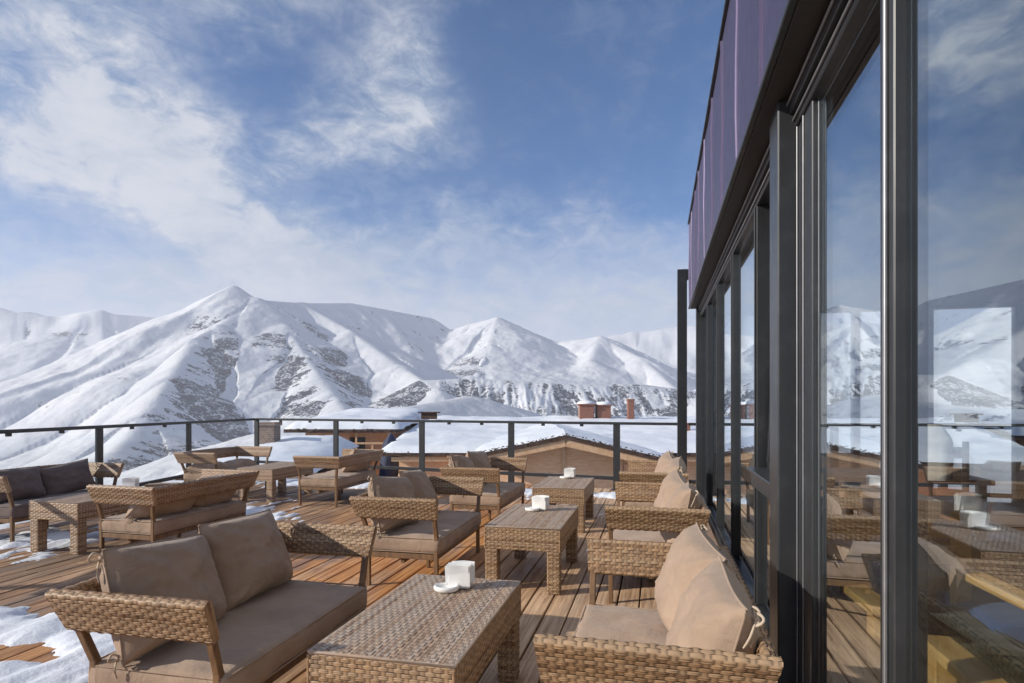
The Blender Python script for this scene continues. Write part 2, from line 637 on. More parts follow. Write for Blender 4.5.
def pillow(w, h, t, seed):
    """local: x = thickness, y = width, z = height (base at 0)"""
    mb = MB()
    n, m = 44, 34
    rr = random.Random(seed)
    ph = [rr.uniform(0, 6.28) for _ in range(6)]
    sides = []
    for sg in (1, -1):
        P = np.zeros((n + 1, m + 1, 3))
        for i in range(n + 1):
            for j in range(m + 1):
                u, v = 2 * i / n - 1, 2 * j / m - 1
                y = w / 2 * u * (1 - .075 * (1 - v * v) ** 1.0) + .006 * math.sin(3 * v + ph[4])
                z = h / 2 * v * (1 - .075 * (1 - u * u) ** 1.0)
                z += h * .012 * math.sin(2.4 * u + ph[0])
                q = max(0, (1 - u ** 4) * (1 - v ** 4))
                th = t / 2 * q ** .62 * (1 - .16 * v)
                e = math.sqrt(max(0, 1 - q))
                wr = .012 * fbm((u * 2.1 + seed, v * 2.1, sg * 3.1), 3)
                ang = math.atan2(abs(v) - 1.05, abs(u) - 1.05)
                dist = math.hypot(abs(u) - 1.0, abs(v) - 1.0)
                wr += .010 * math.sin(ang * 13 + ph[1] + u) * math.exp(-dist * 2.6) * min(1, q * 5)
                wr += .007 * math.sin(v * 5 + u * 2.2 + ph[2]) * math.exp(-((u - .4 * math.sin(ph[3])) ** 2) * 5) * q
                x = sg * (th + wr * min(1, q * 3))
                x += .03 * (v * v) * .4 + .012 * math.sin(u * 2 + ph[5])
                P[i, j] = (x, y, z + h / 2)
        sides.append(P)
        mb.grid(P, None, False)
    # seam cord
    A = sides[0]
    ring = [A[i, 0] for i in range(n)] + [A[n, j] for j in range(m)] + [A[n - i, m] for i in range(n)] + [A[0, m - j] for j in range(m + 1)]
    mb.tube(ring, .0045, 6)
    return mb


def seat_pad(lx, ly, t, seed):
    r = .028
    bm = bmesh.new()
    nx, ny, nz = int(lx / .025), int(ly / .025), 5
    def face(f):
        pass
    def emit(P):
        k = [[bm.verts.new(P[i][j]) for j in range(len(P[0]))] for i in range(len(P))]
        for i in range(len(P) - 1):
            for j in range(len(P[0]) - 1):
                bm.faces.new((k[i][j], k[i + 1][j], k[i + 1][j + 1], k[i][j + 1]))
    X = [lx * (i / nx - .5) for i in range(nx + 1)]
    Y = [ly * (j / ny - .5) for j in range(ny + 1)]
    Z = [t * (k / nz - .5) for k in range(nz + 1)]
    for z in (Z[0], Z[-1]):
        emit([[(x, y, z) for y in Y] for x in X])
    for y in (Y[0], Y[-1]):
        emit([[(x, y, z) for z in Z] for x in X])
    for x in (X[0], X[-1]):
        emit([[(x, y, z) for z in Z] for y in Y])
    bmesh.ops.remove_doubles(bm, verts=bm.verts, dist=1e-4)
    for v in bm.verts:
        p = v.co
        c = Vector((max(-lx / 2 + r, min(lx / 2 - r, p.x)), max(-ly / 2 + r, min(ly / 2 - r, p.y)), max(-t / 2 + r, min(t / 2 - r, p.z))))
        d = p - c
        if d.length > 1e-6:
            p = c + d.normalized() * r
        u, w = p.x / (lx / 2), p.y / (ly / 2)
        q = max(0, (1 - u ** 4)) * max(0, (1 - w ** 4))
        if p.z > 0:
            p.z += .012 * q + .012 * fbm((p.x * 4 + seed, p.y * 4, 1.7), 3)
            e = max(0, 1 - min(1 - abs(u), (1 - abs(w)) * ly / lx) / .3)
            p.z += .004 * math.sin((p.y if abs(u) > abs(w) else p.x) * 42 + seed) * e
        p.x += .006 * fbm((p.y * 5, seed, p.z * 9), 2) * (1 if abs(u) > .8 else 0)
        p.y += .006 * fbm((p.x * 5, seed + 9, p.z * 9), 2) * (1 if abs(w) > .8 else 0)
        v.co = p
    mb = MB()
    bm.verts.index_update()
    mb.add([v.co.copy() for v in bm.verts], [[v.index for v in f.verts] for f in bm.faces], None, 0, True)
    bm.free()
    for zz in (t / 2 - .006, -t / 2 + .006):
        x, y, cr = lx / 2 - .004, ly / 2 - .004, .02
        pts = []
        for k in range(0, 41):
            pts.append((x, -y + cr + (2 * y - 2 * cr) * k / 40, zz))
        for k in range(0, 21):
            pts.append((x - cr - (2 * x - 2 * cr) * k / 20, y, zz))
        for k in range(0, 41):
            pts.append((-x, y - cr - (2 * y - 2 * cr) * k / 40, zz))
        for k in range(0, 21):
            pts.append((-x + cr + (2 * x - 2 * cr) * k / 20, -y, zz))
        pts.append(pts[0])
        mb.tube(pts, .004, 5)
    return mb


def bow(mb, p, s=1.0, ry=0):
    """cord bow hanging at p"""
    p = Vector(p)
    for sg in (-1, 1):
        loop = []
        for k in range(13):
            a = math.pi * 2 * k / 12
            loop.append(p + Vector((.006 * math.sin(2 * a), sg * (.026 - .026 * math.cos(a)), .016 * math.sin(a) * sg + .004)) * s)
        mb.tube(loop, .0042, 6)
        tail = [p + Vector((.012 * k / 5 * sg, sg * .02 * math.sin(k * .5), -.018 * k)) * s for k in range(6)]
        mb.tube(tail, .0038, 6)
    mb.tube([p + Vector((0, -.007, 0)), p, p + Vector((0, .007, 0))], [.005, .009, .005], 8)


PILLOW_MESHES = []


def make_sofa(root, rattan):
    """origin on the boards under the middle; sits facing +x"""
    T, Bz = .66, .515
    xb, xf, yw = -.335, .335, .675
    bx, by = .30, .615                      # lower edge of the straps (flared outwards towards the top)
    th = .036
    mb = MB()
    band(mb, (xb, -yw + th + .004, T), (-bx, -by + th - .004, Bz), (xb, yw - th - .004, T), (-bx, by - th + .004, Bz), th, (-1, 0, 0), .3)
    mb.build('back_band', rattan, root)
    for sg in (-1, 1):
        mb = MB()
        band(mb, (xb - .002, sg * yw, T + .002), (-bx - .002, sg * by, Bz - .002), (xf, sg * yw, T + .002), (xf - .012, sg * by, Bz - .002), th, (0, sg, 0), 1.1 + sg)
        mb.build('armrest', rattan, root)
    lw = .03
    for sx in (-1, 1):
        for sg in (-1, 1):
            mb = MB()
            lx = -.235 if sx < 0 else .30
            tx = -bx + .03 if sx < 0 else xf - .035
            low = Vector((lx, sg * .56, 0))
            knee = Vector((lx, sg * .56, .385))
            top = Vector((tx, sg * (by - .012), Bz + .03))
            mb.beam(low, knee + Vector((0, 0, .008)), lw, lw, (0, 1, 0))
            mb.beam(knee - (top - knee).normalized() * .006, top, lw * .96, lw * .96, (0, 1, 0))
            if sx > 0:
                pass
            mb.build('leg', M['leg'], root)
    mb = MB()
    z = .235
    for sg in (-1, 1):
        mb.beam((-.22, sg * .56, z), (.285, sg * .56, z), .022, .04)
    mb.beam((-.235, -.545, z), (-.235, .545, z), .022, .04)
    mb.beam((.30, -.545, z), (.30, .545, z), .022, .04)
    for k in range(-5, 6):
        mb.box((.032, k * .1, z + .006), (.51, .06, .012))
    mb.box((.03, 0, .08), (.03, .03, .16)).box((.03, 0, .19), (.03, 1.09, .03))
    mb.build('seat_frame', M['leg'], root)
    sp = seat_pad(.60, 1.15, .115, 1.3).build('seat_cushion', M['fabric'], root)
    sp.location = (.035, 0, .318)
    for k, sg in enumerate((-1, 1)):
        p = pillow(.60, .43, .245, 3 + k * 4).build('back_cushion', M['fabric'], root)
        p.location = (-.135, sg * .285, .365)
        p.rotation_euler = (R(sg * 2.0), R(-17), R(sg * -2.5))
        PILLOW_MESHES.append(p.data)
        for zt, sc in ((.405, 1), (.03, .8)):
            tb = MB()
            bow(tb, (-.02, sg * .275, zt), sc)
            tb.build('tie', M['tie'], p)
    return root


# ------------------------------------------------------------------ terrace furniture
SOFAS = [  # x, y, rotation, label, dusty
    (-1.84, 2.40, 0, 'wicker sofa with two plump taupe cushions, standing between the snow patch and the closest table', 'rattan'),
    (-1.88, 4.69, 0, 'taupe cushioned wicker sofa beside the middle table of the row of three', 'rattan'),
    (-1.95, 6.82, 0, 'wicker sofa with slumped cushions beside the woven table closest to the far railing', 'rattan'),
    (-.01, 2.38, math.pi, 'wicker sofa with big sunlit cushions against the glass wall, beside the thick dark column', 'rattan'),
    (-.015, 4.70, math.pi, 'second wicker sofa along the glass wall, opposite the middle table', 'rattan'),
    (-.025, 6.80, math.pi, 'last wicker sofa along the glass wall, beside the tall steel post', 'rattan'),
    (-4.33, 4.74, math.pi, 'wicker sofa seen from behind, its back strap towards the camera, beside the dusty table', 'rattan_grey'),
    (-6.33, 5.03, 0, 'wicker sofa with cushions coloured dark for shade in front of the side railing', 'rattan_grey'),
    (-4.36, 7.72, math.pi, 'wicker sofa with one slumped cushion, backing onto the bare sunlit boards, near the shade shape', 'rattan_grey'),
    (-6.38, 7.86, 0, 'wicker sofa with empty back strap striped by shadows in the railing corner', 'rattan_grey'),
]
SOFA_GROUP = 'wicker sofas on the terrace'
protos = {}
extra_pillows = []
for i, (x, y, rz, lab, kind) in enumerate(SOFAS):
    if kind not in protos:
        s = thing('wicker_sofa', lab, 'sofa', (x, y, 0), rz, SOFA_GROUP)
        make_sofa(s, M[kind])
        protos[kind] = s
    else:
        s = copy_tree(protos[kind])
        s.location = (x, y, 0)
        s.rotation_euler = (0, 0, rz)
        s['label'] = lab
    rr = random.Random(i * 13 + 2)
    s.rotation_euler[2] += R(rr.uniform(-1.2, 1.2))
    for ch in list(s.children):
        if ch.name.startswith('back_cushion'):
            ch.location.x += rr.uniform(-.015, .03)
            ch.location.y += rr.uniform(-.02, .02)
            ch.rotation_euler[0] += R(rr.uniform(-4, 4))
            ch.rotation_euler[1] += R(rr.uniform(-7, 3))
            ch.rotation_euler[2] += R(rr.uniform(-5, 5))
            ch.data = rr.choice(PILLOW_MESHES)
            if i == 8 and ch.location.y > 0:          # one cushion is missing there
                for g in list(ch.children):
                    bpy.data.objects.remove(g)
                bpy.data.objects.remove(ch)
            elif i == 6:
                ch.rotation_euler[1] = R(-34)
                ch.location.x = -.01
                ch.scale = (.9, 1, .80)
            elif i == 8:
                ch.rotation_euler[1] = R(-28)
                ch.location.x = -.03
                ch.scale = (.9, 1, .86)
            elif i == 9:
                ch.rotation_euler[1] -= R(48)
                ch.location.x += .12
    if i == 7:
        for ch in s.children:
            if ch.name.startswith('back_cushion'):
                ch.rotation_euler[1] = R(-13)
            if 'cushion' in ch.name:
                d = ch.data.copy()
                d.materials[0] = M['fabric_shaded']
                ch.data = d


def make_table(root, side):
    W, L, Hh, ap, lw = .55, 1.0, .47, .165, .09
    x, y = W / 2, L / 2
    mb = MB()
    e = .004
    patch(mb, (-x, -y, Hh), (x, -y, Hh), (x, y, Hh), (-x, y, Hh), swap=True, amp=.0034)
    mb.box((0, 0, Hh - .012), (W - .004, L - .004, .018), None, .004)
    mb.tube([(-x, -y, Hh - .004), (x, -y, Hh - .004), (x, y, Hh - .004), (-x, y, Hh - .004), (-x, -y, Hh - .004)], .006, 6)
    mb.build('tabletop', M['rattan_top'], root)
    mb = MB()
    z0, z1 = Hh - ap, Hh - .010
    patch(mb, (-x, -y, z0), (x, -y, z0), (x, -y, z1), (-x, -y, z1))
    patch(mb, (x, -y, z0), (x, y, z0), (x, y, z1), (x, -y, z1), u0=.2)
    patch(mb, (x, y, z0), (-x, y, z0), (-x, y, z1), (x, y, z1), u0=.4)
    patch(mb, (-x, y, z0), (-x, -y, z0), (-x, -y, z1), (-x, y, z1), u0=.6)
    mb.box((0, 0, (z0 + z1) / 2), (W - .006, L - .006, z1 - z0), None, .003)
    for sx in (-1, 1):
        for sy in (-1, 1):
            mb.tube([(sx * x, sy * y, z0), (sx * x, sy * y, z1 - .004)], .006, 6)
    mb.build('apron', side, root)
    for sx in (-1, 1):
        for sy in (-1, 1):
            mb = MB()
            x0, x1 = sorted((sx * (x - .003), sx * (x - lw)))
            y0, y1 = sorted((sy * (y - .003), sy * (y - lw)))
            zt = z0 - .002
            patch(mb, (x0, y0, .004), (x1, y0, .004), (x1, y0, zt), (x0, y0, zt))
            patch(mb, (x1, y0, .004), (x1, y1, .004), (x1, y1, zt), (x1, y0, zt))
            patch(mb, (x1, y1, .004), (x0, y1, .004), (x0, y1, zt), (x1, y1, zt))
            patch(mb, (x0, y1, .004), (x0, y0, .004), (x0, y0, zt), (x0, y1, zt))
            mb.box2((x0 + .002, y0 + .002, 0), (x1 - .002, y1 - .002, zt), .002)
            mb.build('leg', side, root)


TABLES = [
    (-.94, 2.42, 'closest woven wicker table, oblong, with a white napkin holder near its far end', 'rattan'),
    (-.945, 4.71, 'middle table of the wicker row of three, standing across from the second glass-wall sofa', 'rattan'),
    (-1.02, 6.80, 'farthest table of the wicker row of three, in front of the timber gable', 'rattan'),
    (-5.33, 4.82, 'dusty wicker table between the dark cushioned sofa and the sofa seen from behind', 'rattan_grey'),
    (-5.40, 7.72, 'dusty bare wicker table standing near the corner of the railings', 'rattan_grey'),
]
tp = {}
for x, y, lab, kind in TABLES:
    if kind not in tp:
        t_ = thing('wicker_table', lab, 'table', (x, y, 0), 0, 'wicker tables on the terrace')
        make_table(t_, M[kind])
        tp[kind] = t_
    else:
        t_ = copy_tree(tp[kind])
        t_.location = (x, y, 0)
        t_['label'] = lab


def make_holder(root):
    mb = MB()
    mb.lathe([(0, .0), (.046, 0), (.056, .006), (.058, .018), (.054, .026), (.047, .026), (.044, .016), (0, .014)], 30, (-.045, -.055, 0), 1.05, .85)
    mb.box((.012, .0, .014), (.10, .055, .028), None, .008)
    mb.build('holder_base', M['ceramic'], root)
    for k in range(2):
        mb = MB()
        mb.box((.012, (-.030, .030)[k], .049), (.105, .007, .070), Matrix.Rotation((-.06, .06)[k], 3, 'X'), .003)
        mb.build('holder_plate', M['ceramic'], root)
    mb = MB()
    for k in range(9):
        x0 = .012 + (k - 4) * .0028
        yy = -.023 + k * .0057
        lean = (k - 4) * .0042
        hh = .092 + .006 * math.sin(k * 2.1)
        P = np.zeros((12, 10, 3))
        for i in range(12):
            u = i / 11 * 2 - 1
            for j in range(10):
                v = j / 9
                P[i, j] = (x0 + u * .056 + .003 * math.sin(k * 1.3) * v, yy + lean * v + .0022 * math.sin(u * 2.4 + k * 1.9) * v, .024 + hh * v - .004 * abs(u) * v)
        Q = P + np.array((0, .0042, 0))
        mb.grid(P).grid(Q)
        mb.grid(np.stack([P[:, -1], Q[:, -1]]))
        for i in (0, 11):
            mb.grid(np.stack([P[i], Q[i]]))
    mb.build('napkins', M['paper'], root)


HOLD = [(-.93, 2.74, .474, 0.15, 'white napkin holder on the closest woven table'),
        (-.955, 4.92, .474, -.1, 'white napkin holder on the middle table of the row of three'),
        (-1.03, 7.16, .474, .1, 'white napkin holder on the table closest to the far railing'),
        (-5.34, 5.14, .474, .4, 'white napkin holder on the dusty table behind the sofa seen from behind')]
hp = None
for x, y, z, rz, lab in HOLD:
    if hp is None:
        hp = h_ = thing('napkin_holder', lab, 'napkin holder', (x, y, z), rz, 'napkin holders on the tables')
        make_holder(hp)
    else:
        h_ = copy_tree(hp)
        h_.location = (x, y, z)
        h_.rotation_euler = (0, 0, rz)
        h_['label'] = lab


# ------------------------------------------------------------------ deck
RC = Vector((-8.0, 10.72, 0))        # railing corner
RE = Vector((.37, 9.46, 0))
RS = Vector((-6.35, 2.2, 0))         # near end of the side railing
R_END = Vector((8.2, 8.30, 0))


def far_edge(x):
    return RC.y + (x - RC.x) * (RE.y - RC.y) / (RE.x - RC.x)


mb = MB()
bw, gap = .136, .012
x = -8.25
while x < 7.5:
    y1 = far_edge(x) + .16
    if x < .44:
        y0 = -4.0
        if x < -6.2:
            y0 = RS.y + (x + .12 - RS.x) * (RC.y - RS.y) / (RC.x - RS.x)
            y0 = max(-4.0, min(y0, y1 - .1))
    else:
        y0 = 8.98
    y = y0
    rr = random.Random(int(x * 1000))
    first = True
    while y < y1 - .02:
        L = rr.uniform(2.2, 4.2) if not first else rr.uniform(.8, 4.0)
        first = False
        ye = min(y + L, y1)
        if y1 - ye < .5:
            ye = y1
        dz = rr.uniform(-.0025, .0025)
        o = len(mb.v)
        rid = rr.random() * 900
        mb.box2((x + rr.uniform(-.0015, .0015), y, -.032 + dz), (x + bw + rr.uniform(-.0015, .0015), ye - .004, dz), .004)
        for q in range(o, len(mb.v)):
            mb.uv[q] = (mb.v[q][1], rid)
        y = ye
    x += bw + gap
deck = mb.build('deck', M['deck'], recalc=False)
tag(deck, 'weathered timber terrace boards', None, None, 'structure')
mb = MB()
for k in range(11):
    yy = -3.6 + k * 1.25
    xl = -6.0 if yy < 2.5 else RS.x + (yy - RS.y) * (RC.x - RS.x) / (RC.y - RS.y)
    mb.box2((xl, yy, -.20), (.40, yy + .07, -.036))
mb.beam(RC + Vector((0, .02, -.16)), RE + Vector((7.0, -1.02, -.16)), .06, .24)
mb.beam(RS + Vector((-.02, 0, -.16)), RC + Vector((-.02, 0, -.16)), .06, .24)
for px_, py_ in ((-7.9, 10.5), (-5, 10.1), (-2, 9.6), (.3, 9.3), (-7.3, 6.5), (-6.6, 3.0), (3, 9.0)):
    mb.box2((px_ - .07, py_ - .07, -5.5), (px_ + .07, py_ + .07, -.2))
sub = [(-6.1, -4.0), (.40, -4.0), (.40, 9.38), (-7.92, 10.62), (-6.28, 2.2)]  # dark sheet added underneath so the board gaps look shaded
mb.add([(x_, y_, -.212) for x_, y_ in sub] + [(x_, y_, -.232) for x_, y_ in sub], [list(range(5)), list(range(5, 10))[::-1]] + [[i, (i + 1) % 5, 5 + (i + 1) % 5, 5 + i] for i in range(5)])
tag(mb.build('deck_substructure', M['darkwood']), 'joists under the terrace boards and an added dark sheet shading the gaps', None, None, 'structure')


# snow lying on the deck
def gnoise(X, Y, seed=0):
    out = np.empty(X.shape)
    it = np.nditer([X, Y], flags=['multi_index'])
    for a, b in it:
        out[it.multi_index] = mnoise.fractal(Vector((float(a), float(b), seed)), .7, 2.0, 5)
    return out


xs = np.arange(-7.6, .5, .032)
ys = np.arange(1.2, 10.4, .042)
XX, YY = np.meshgrid(xs, ys, indexing='ij')
nz = gnoise(XX * 1.5, YY * .62, 2.0) * .55 + gnoise(XX * 5.2, YY * 1.5, 7.0) * .40
blob = np.zeros_like(XX) - .62
for bx, by, sx, sy, a in ((-3.6, 2.50, 1.0, .52, 1.6), (-3.0, 1.5, .9, .5, 1.1), (-4.5, 2.9, .6, .3, .8), (-3.42, 2.52, .30, .14, -1.5), (-5.9, 4.7, 1.0, .6, .95), (-5.2, 6.35, .55, .75, .95), (-6.5, 7.0, .5, .8, .6),
                          (-4.3, 6.3, .5, .3, .45), (-2.6, 6.1, .55, .35, .5), (-1.6, 5.9, .4, .35, .5), (-5.6, 9.2, 1.6, .6, .95), (-2.0, 9.1, 2.4, .38, .85), (-.2, 8.9, .6, .35, .9),
                          (-.55, 5.65, .35, .3, .32), (-.6, 8.0, .4, .8, .4), (-3.6, 9.4, .8, .5, .6)):
    blob += a * np.exp(-(((XX - bx) / sx) ** 2 + ((YY - by) / sy) ** 2))
Hs = blob + nz
Hs = np.where(YY > far_edge(XX) + .1, -1, Hs)
lim = RS.x + (YY - RS.y) * (RC.x - RS.x) / (RC.y - RS.y)
Hs = np.where(XX < lim, -1, Hs)
boardgap = ((XX + 8.25) % (bw + gap)) > bw - .006
Hs = Hs - np.where(boardgap, .12, 0)
Zs = np.clip(Hs, -.05, None)
Zs = np.where(Zs > 0, .052 * (1 - np.exp(-Zs * 2.4)) + .003, Zs * .3 - .001)
n0, n1 = XX.shape
keep = Hs > -.05
idx = np.arange(n0 * n1).reshape(n0, n1)
qk = keep[:-1, :-1] | keep[1:, :-1] | keep[1:, 1:] | keep[:-1, 1:]
q = np.stack([idx[:-1, :-1], idx[1:, :-1], idx[1:, 1:], idx[:-1, 1:]], -1)[qk]
used = np.unique(q)
remap = -np.ones(n0 * n1, int)
remap[used] = np.arange(len(used))
P = np.stack([XX, YY, Zs], -1).reshape(-1, 3)[used]
mb = MB()
mb.add(P, remap[q].tolist(), None, 0, True)
tag(mb.build('snow_patches', M['snow'], recalc=False), 'thin melting snow lying on the boards', None, None, 'stuff')


# ------------------------------------------------------------------ railings
def railing(root, a, b, posts, top=1.08):
    """posts: list of parameters 0..1 along a-b"""
    a, b = Vector(a), Vector(b)
    d = (b - a).normalized()
    up = Vector((0, 0, 1))
    mb = MB()
    mb.beam(a + up * (top - .02), b + up * (top - .02), .06, .042)
    mb.build('handrail', M['black'], root)
    mb = MB()
    mb.beam(a + up * .19, b + up * .19, .045, .055)
    mb.build('bottom_rail', M['black'], root)
    L = (b - a).length
    for s in posts:
        p = a + d * (s * L)
        mb = MB()
        mb.beam(p + up * .0, p + up * (top - .042), .04, .105, d)
        mb.beam(p + up * .002, p + up * .016, .11, .17, d)
        mb.build('post', M['black'], root)
    for s0, s1 in zip(posts[:-1], posts[1:]):
        p, q_ = a + d * (s0 * L + .075), a + d * (s1 * L - .075)
        mb = MB()
        mb.beam(p + up * .6, q_ + up * .6, .008, .74)
        mb.build('glass_panel', M['clear'], root)
        for f_ in (.3, .7):
            c_ = p + (q_ - p) * f_
            for z in (top - .028,):
                mb = MB()
                mb.beam(c_ + up * (z - .03) - d * .028, c_ + up * (z - .03) + d * .028, .034, .036)
                mb.build('clamp', M['black'], root)


# fractions of the far railing at which posts stand
far = RE - RC
FL = far.length
rl = thing('terrace_railing', 'long black railing with glass panes along the far edge, houses below it', 'railing', (RC.x, RC.y, 0), 0)
fx = lambda x: (x - RC.x) / (RE.x - RC.x)
railing(rl, (0, 0, 0), RE - RC, [.004, fx(-6.0), fx(-4.12), fx(-2.40), fx(-.62)])
rl2 = thing('terrace_railing', 'black railing along the side edge behind the dark cushioned sofa, valley below it', 'railing', (RS.x, RS.y, 0), 0)
SL = (RC - RS).length
railing(rl2, (0, 0, 0), (RC - RS) * .993, [.03, .27, .50, .735])
rl3 = thing('terrace_railing', 'black railing continuing past the building end, seen through the glass', 'railing', (RE.x, RE.y, 0), 0)
railing(rl3, (.10, 0, 0), R_END - RE + Vector((0, .1, 0)), [.25, .52, .76, .99])

fr = thing('steel_portal', 'tall slim black steel post with a crossbeam at the building corner', 'post', (RE.x, RE.y, 0), 0)
mb = MB()
mb.box2((-.07, -.06, 0), (.07, .06, 3.4))
mb.box2((-.12, -.11, 0), (.12, .11, .012))
mb.build('post', M['black'], fr)
mb = MB()
mb.box2((.072, -.058, 3.25), (2.9, .058, 3.398))
mb.build('crossbeam', M['black'], fr)
mb = MB()
mb.box2((2.902, -.06, 0), (3.04, .06, 3.4))
mb.build('post', M['black'], fr)


# ------------------------------------------------------------------ glass building
bd = thing('restaurant_building', 'dark framed glass restaurant with violet metal fascia along the terrace', 'building', (.62, 3.0, 0), 0)
OX, OY = .62, 3.0


def bpart(mb, name, mat, par=None):
    o = mb.build(name, mat, par or bd)
    if par is None:
        o.location = (-OX, -OY, 0)
    return o


GX = .62            # glass plane
Y0, Y1 = -3.2, 8.8
HZ = 2.58           # head of the glass
SZ = 2.70           # soffit
FX = .44            # fascia face
# fascia: folded metal sheet, panels with standing ribs
mb = MB()
P = []
ribs = []
yy = Y0
rr = random.Random(4)
prof = []
while yy < Y1:
    wdt = rr.choice((.80, .80, .62))
    ye = min(yy + wdt, Y1)
    off = rr.uniform(0, .006)
    prof += [(FX + off, yy), (FX + off + .003, yy + (ye - yy) * .5), (FX + off, ye - .022), (FX - .007, ye - .018), (FX - .007, ye - .004), (FX + off, ye - .001)]
    yy = ye
Pz = [2.725, 3.0, 3.3, 3.6, 3.895]
P = np.array([[(a + .004 * math.sin(b * 2.3 + k * 1.9), b, z) for k, z in enumerate(Pz)] for a, b in prof])
mb.grid(P, None, False, 0, False)
mb.box2((FX + .022, Y0, 2.73), (FX + .10, Y1 - .002, 3.90))
mb.box2((FX + .02, Y1 - .001, 2.72), (5.2, Y1 + .05, 3.89))
fo = bpart(mb, 'fascia', M['fascia'])
mb = MB()
mb.box2((FX - .012, Y0, 2.70), (FX + .018, Y1 + .004, 2.724))
mb.box2((FX - .02, Y0, 3.905), (FX + .12, Y1 + .06, 3.925))
bpart(mb, 'drip_trim', M['steel'] if False else M['grey'], fo).location = (0, 0, 0)
mb = MB()
mb.box2((FX + .10, Y0, 3.72), (5.2, Y1 - .01, 3.86))
bpart(mb, 'roof', M['soffit'])
mb = MB()
mb.box2((FX + .02, Y0, 2.70), (GX + .16, Y1, 2.728))
bpart(mb, 'soffit', M['soffit'])
mb = MB()
mb.box2((GX + .10, Y0, 2.62), (5.0, Y1 - .06, 2.66))
bpart(mb, 'ceiling', M['interior'])
# head rails: three stepped profiles under the soffit
mb = MB()
mb.box2((GX - .055, Y0, HZ + .05), (GX + .09, Y1, 2.698))
mb.box2((GX - .03, Y0, HZ - .01), (GX + .06, Y1, HZ + .048))
bpart(mb, 'head_rail', M['black'])
mb = MB()
mb.box2((GX - .066, Y0, HZ + .085), (GX - .056, Y1, HZ + .097))
mb.box2((GX - .041, Y0, HZ + .018), (GX - .031, Y1, HZ + .028))
bpart(mb, 'head_trim', M['steel'])
mb = MB()
mb.box2((GX - .05, Y0, .0), (GX + .08, Y1, .09))
mb.box2((GX - .03, Y0, .09), (GX + .05, Y1, .13))
bpart(mb, 'threshold', M['black'])
# the big column
mb = MB()
mb.box2((.52, 2.86, 0), (.60, 3.06, 2.699), .006)
mb.box2((.602, 2.61, 0), (.634, 3.05, 2.698), .004)
bpart(mb, 'column', M['grey'])
mb = MB()
mb.box2((.594, 2.846, .131), (.601, 2.856, HZ + .03))
mb.box2((.596, 2.74, .131), (.6015, 2.752, HZ + .03))
mb.box2((.622, 2.598, .131), (.630, 2.608, HZ + .03))
bpart(mb, 'column_trim', M['steel'])
# mullions
MUL = [(-2.9, .1), (-1.95, .1), (-1.0, .1), (-.05, .1), (.88, .1), (1.78, .1), (3.95, .075), (5.15, .065), (6.35, .065), (7.65, .065)]
for yy, wd in MUL:
    mb = MB()
    mb.box2((GX - .028, yy - wd / 2, .13), (GX + .05, yy + wd / 2, HZ - .012))
    o = bpart(mb, 'mullion', M['black'])
    mb = MB()
    mb.box2((GX - .038, yy - .012, .132), (GX - .0285, yy + .004, HZ - .014))
    bpart(mb, 'mullion_edge', M['steel'] if yy < 3 else M['grey'], o).location = (0, 0, 0)
mb = MB()
mb.box2((.53, 8.66, 0), (.72, 8.80, 2.697))
bpart(mb, 'corner_column', M['black'])
edges = [-3.2] + [m[0] for m in MUL if m[0] < 2] + [2.60]
bounds = [(a + .05, b - .05) for a, b in zip(edges[:-1], edges[1:])]
for a, b in bounds:
    mb = MB()
    mb.box2((GX, a, .13), (GX + .012, b if b < 2.4 else 2.607, HZ - .01), .001)
    bpart(mb, 'glass_pane', M['glass'])
e2 = [3.95, 5.15, 6.35, 7.65, 8.66]
for a, b in zip(e2[:-1], e2[1:]):
    mb = MB()
    mb.box2((GX, a + .03, .13), (GX + .012, b - .03, HZ - .01), .001)
    bpart(mb, 'glass_pane', M['glass'])
# bay with the tilted sash, between column and first mullion
mb = MB()
mb.box2((GX - .06, 3.065, .86), (GX + .06, 3.91, .95))
mb.box2((GX - .09, 3.07, .952), (GX + .05, 3.905, .972))
bpart(mb, 'transom', M['grey'])
mb = MB()
mb.box2((GX, 3.06, .13), (GX + .012, 3.90, .86), .001)
bpart(mb, 'glass_pane', M['glass'])
sash = MB()
for (a, b) in (((3.09, 0), (3.09, 1.58)), ((3.88, 0), (3.88, 1.58)), ((3.09, 0), (3.88, 0)), ((3.09, 1.58), (3.88, 1.58))):
    k = .05
    p0 = (GX + .05 + k * a[1], a[0], .99 + a[1] * .985)
    p1 = (GX + .05 + k * b[1], b[0], .99 + b[1] * .985)
    sash.beam(p0, p1, .05, .055, (1, 0, 0))
so = bpart(sash, 'tilted_sash', M['black'])
mb = MB()
mb.beam((GX + .05 + .12 * .03, 3.415, 1.02), (GX + .05 + .12 * 1.55, 3.415, 2.52), .88, .01, (0, 1, 0)) if False else None
P = np.array([[(GX + .055, 3.11, 1.0), (GX + .055, 3.86, 1.0)], [(GX + .055 + .077, 3.11, 2.53), (GX + .055 + .077, 3.86, 2.53)]], float)
mb.grid(P)
P2 = P + np.array((.01, 0, 0))
mb.grid(P2)
bpart(mb, 'sash_glass', M['glass'], so).location = (0, 0, 0)
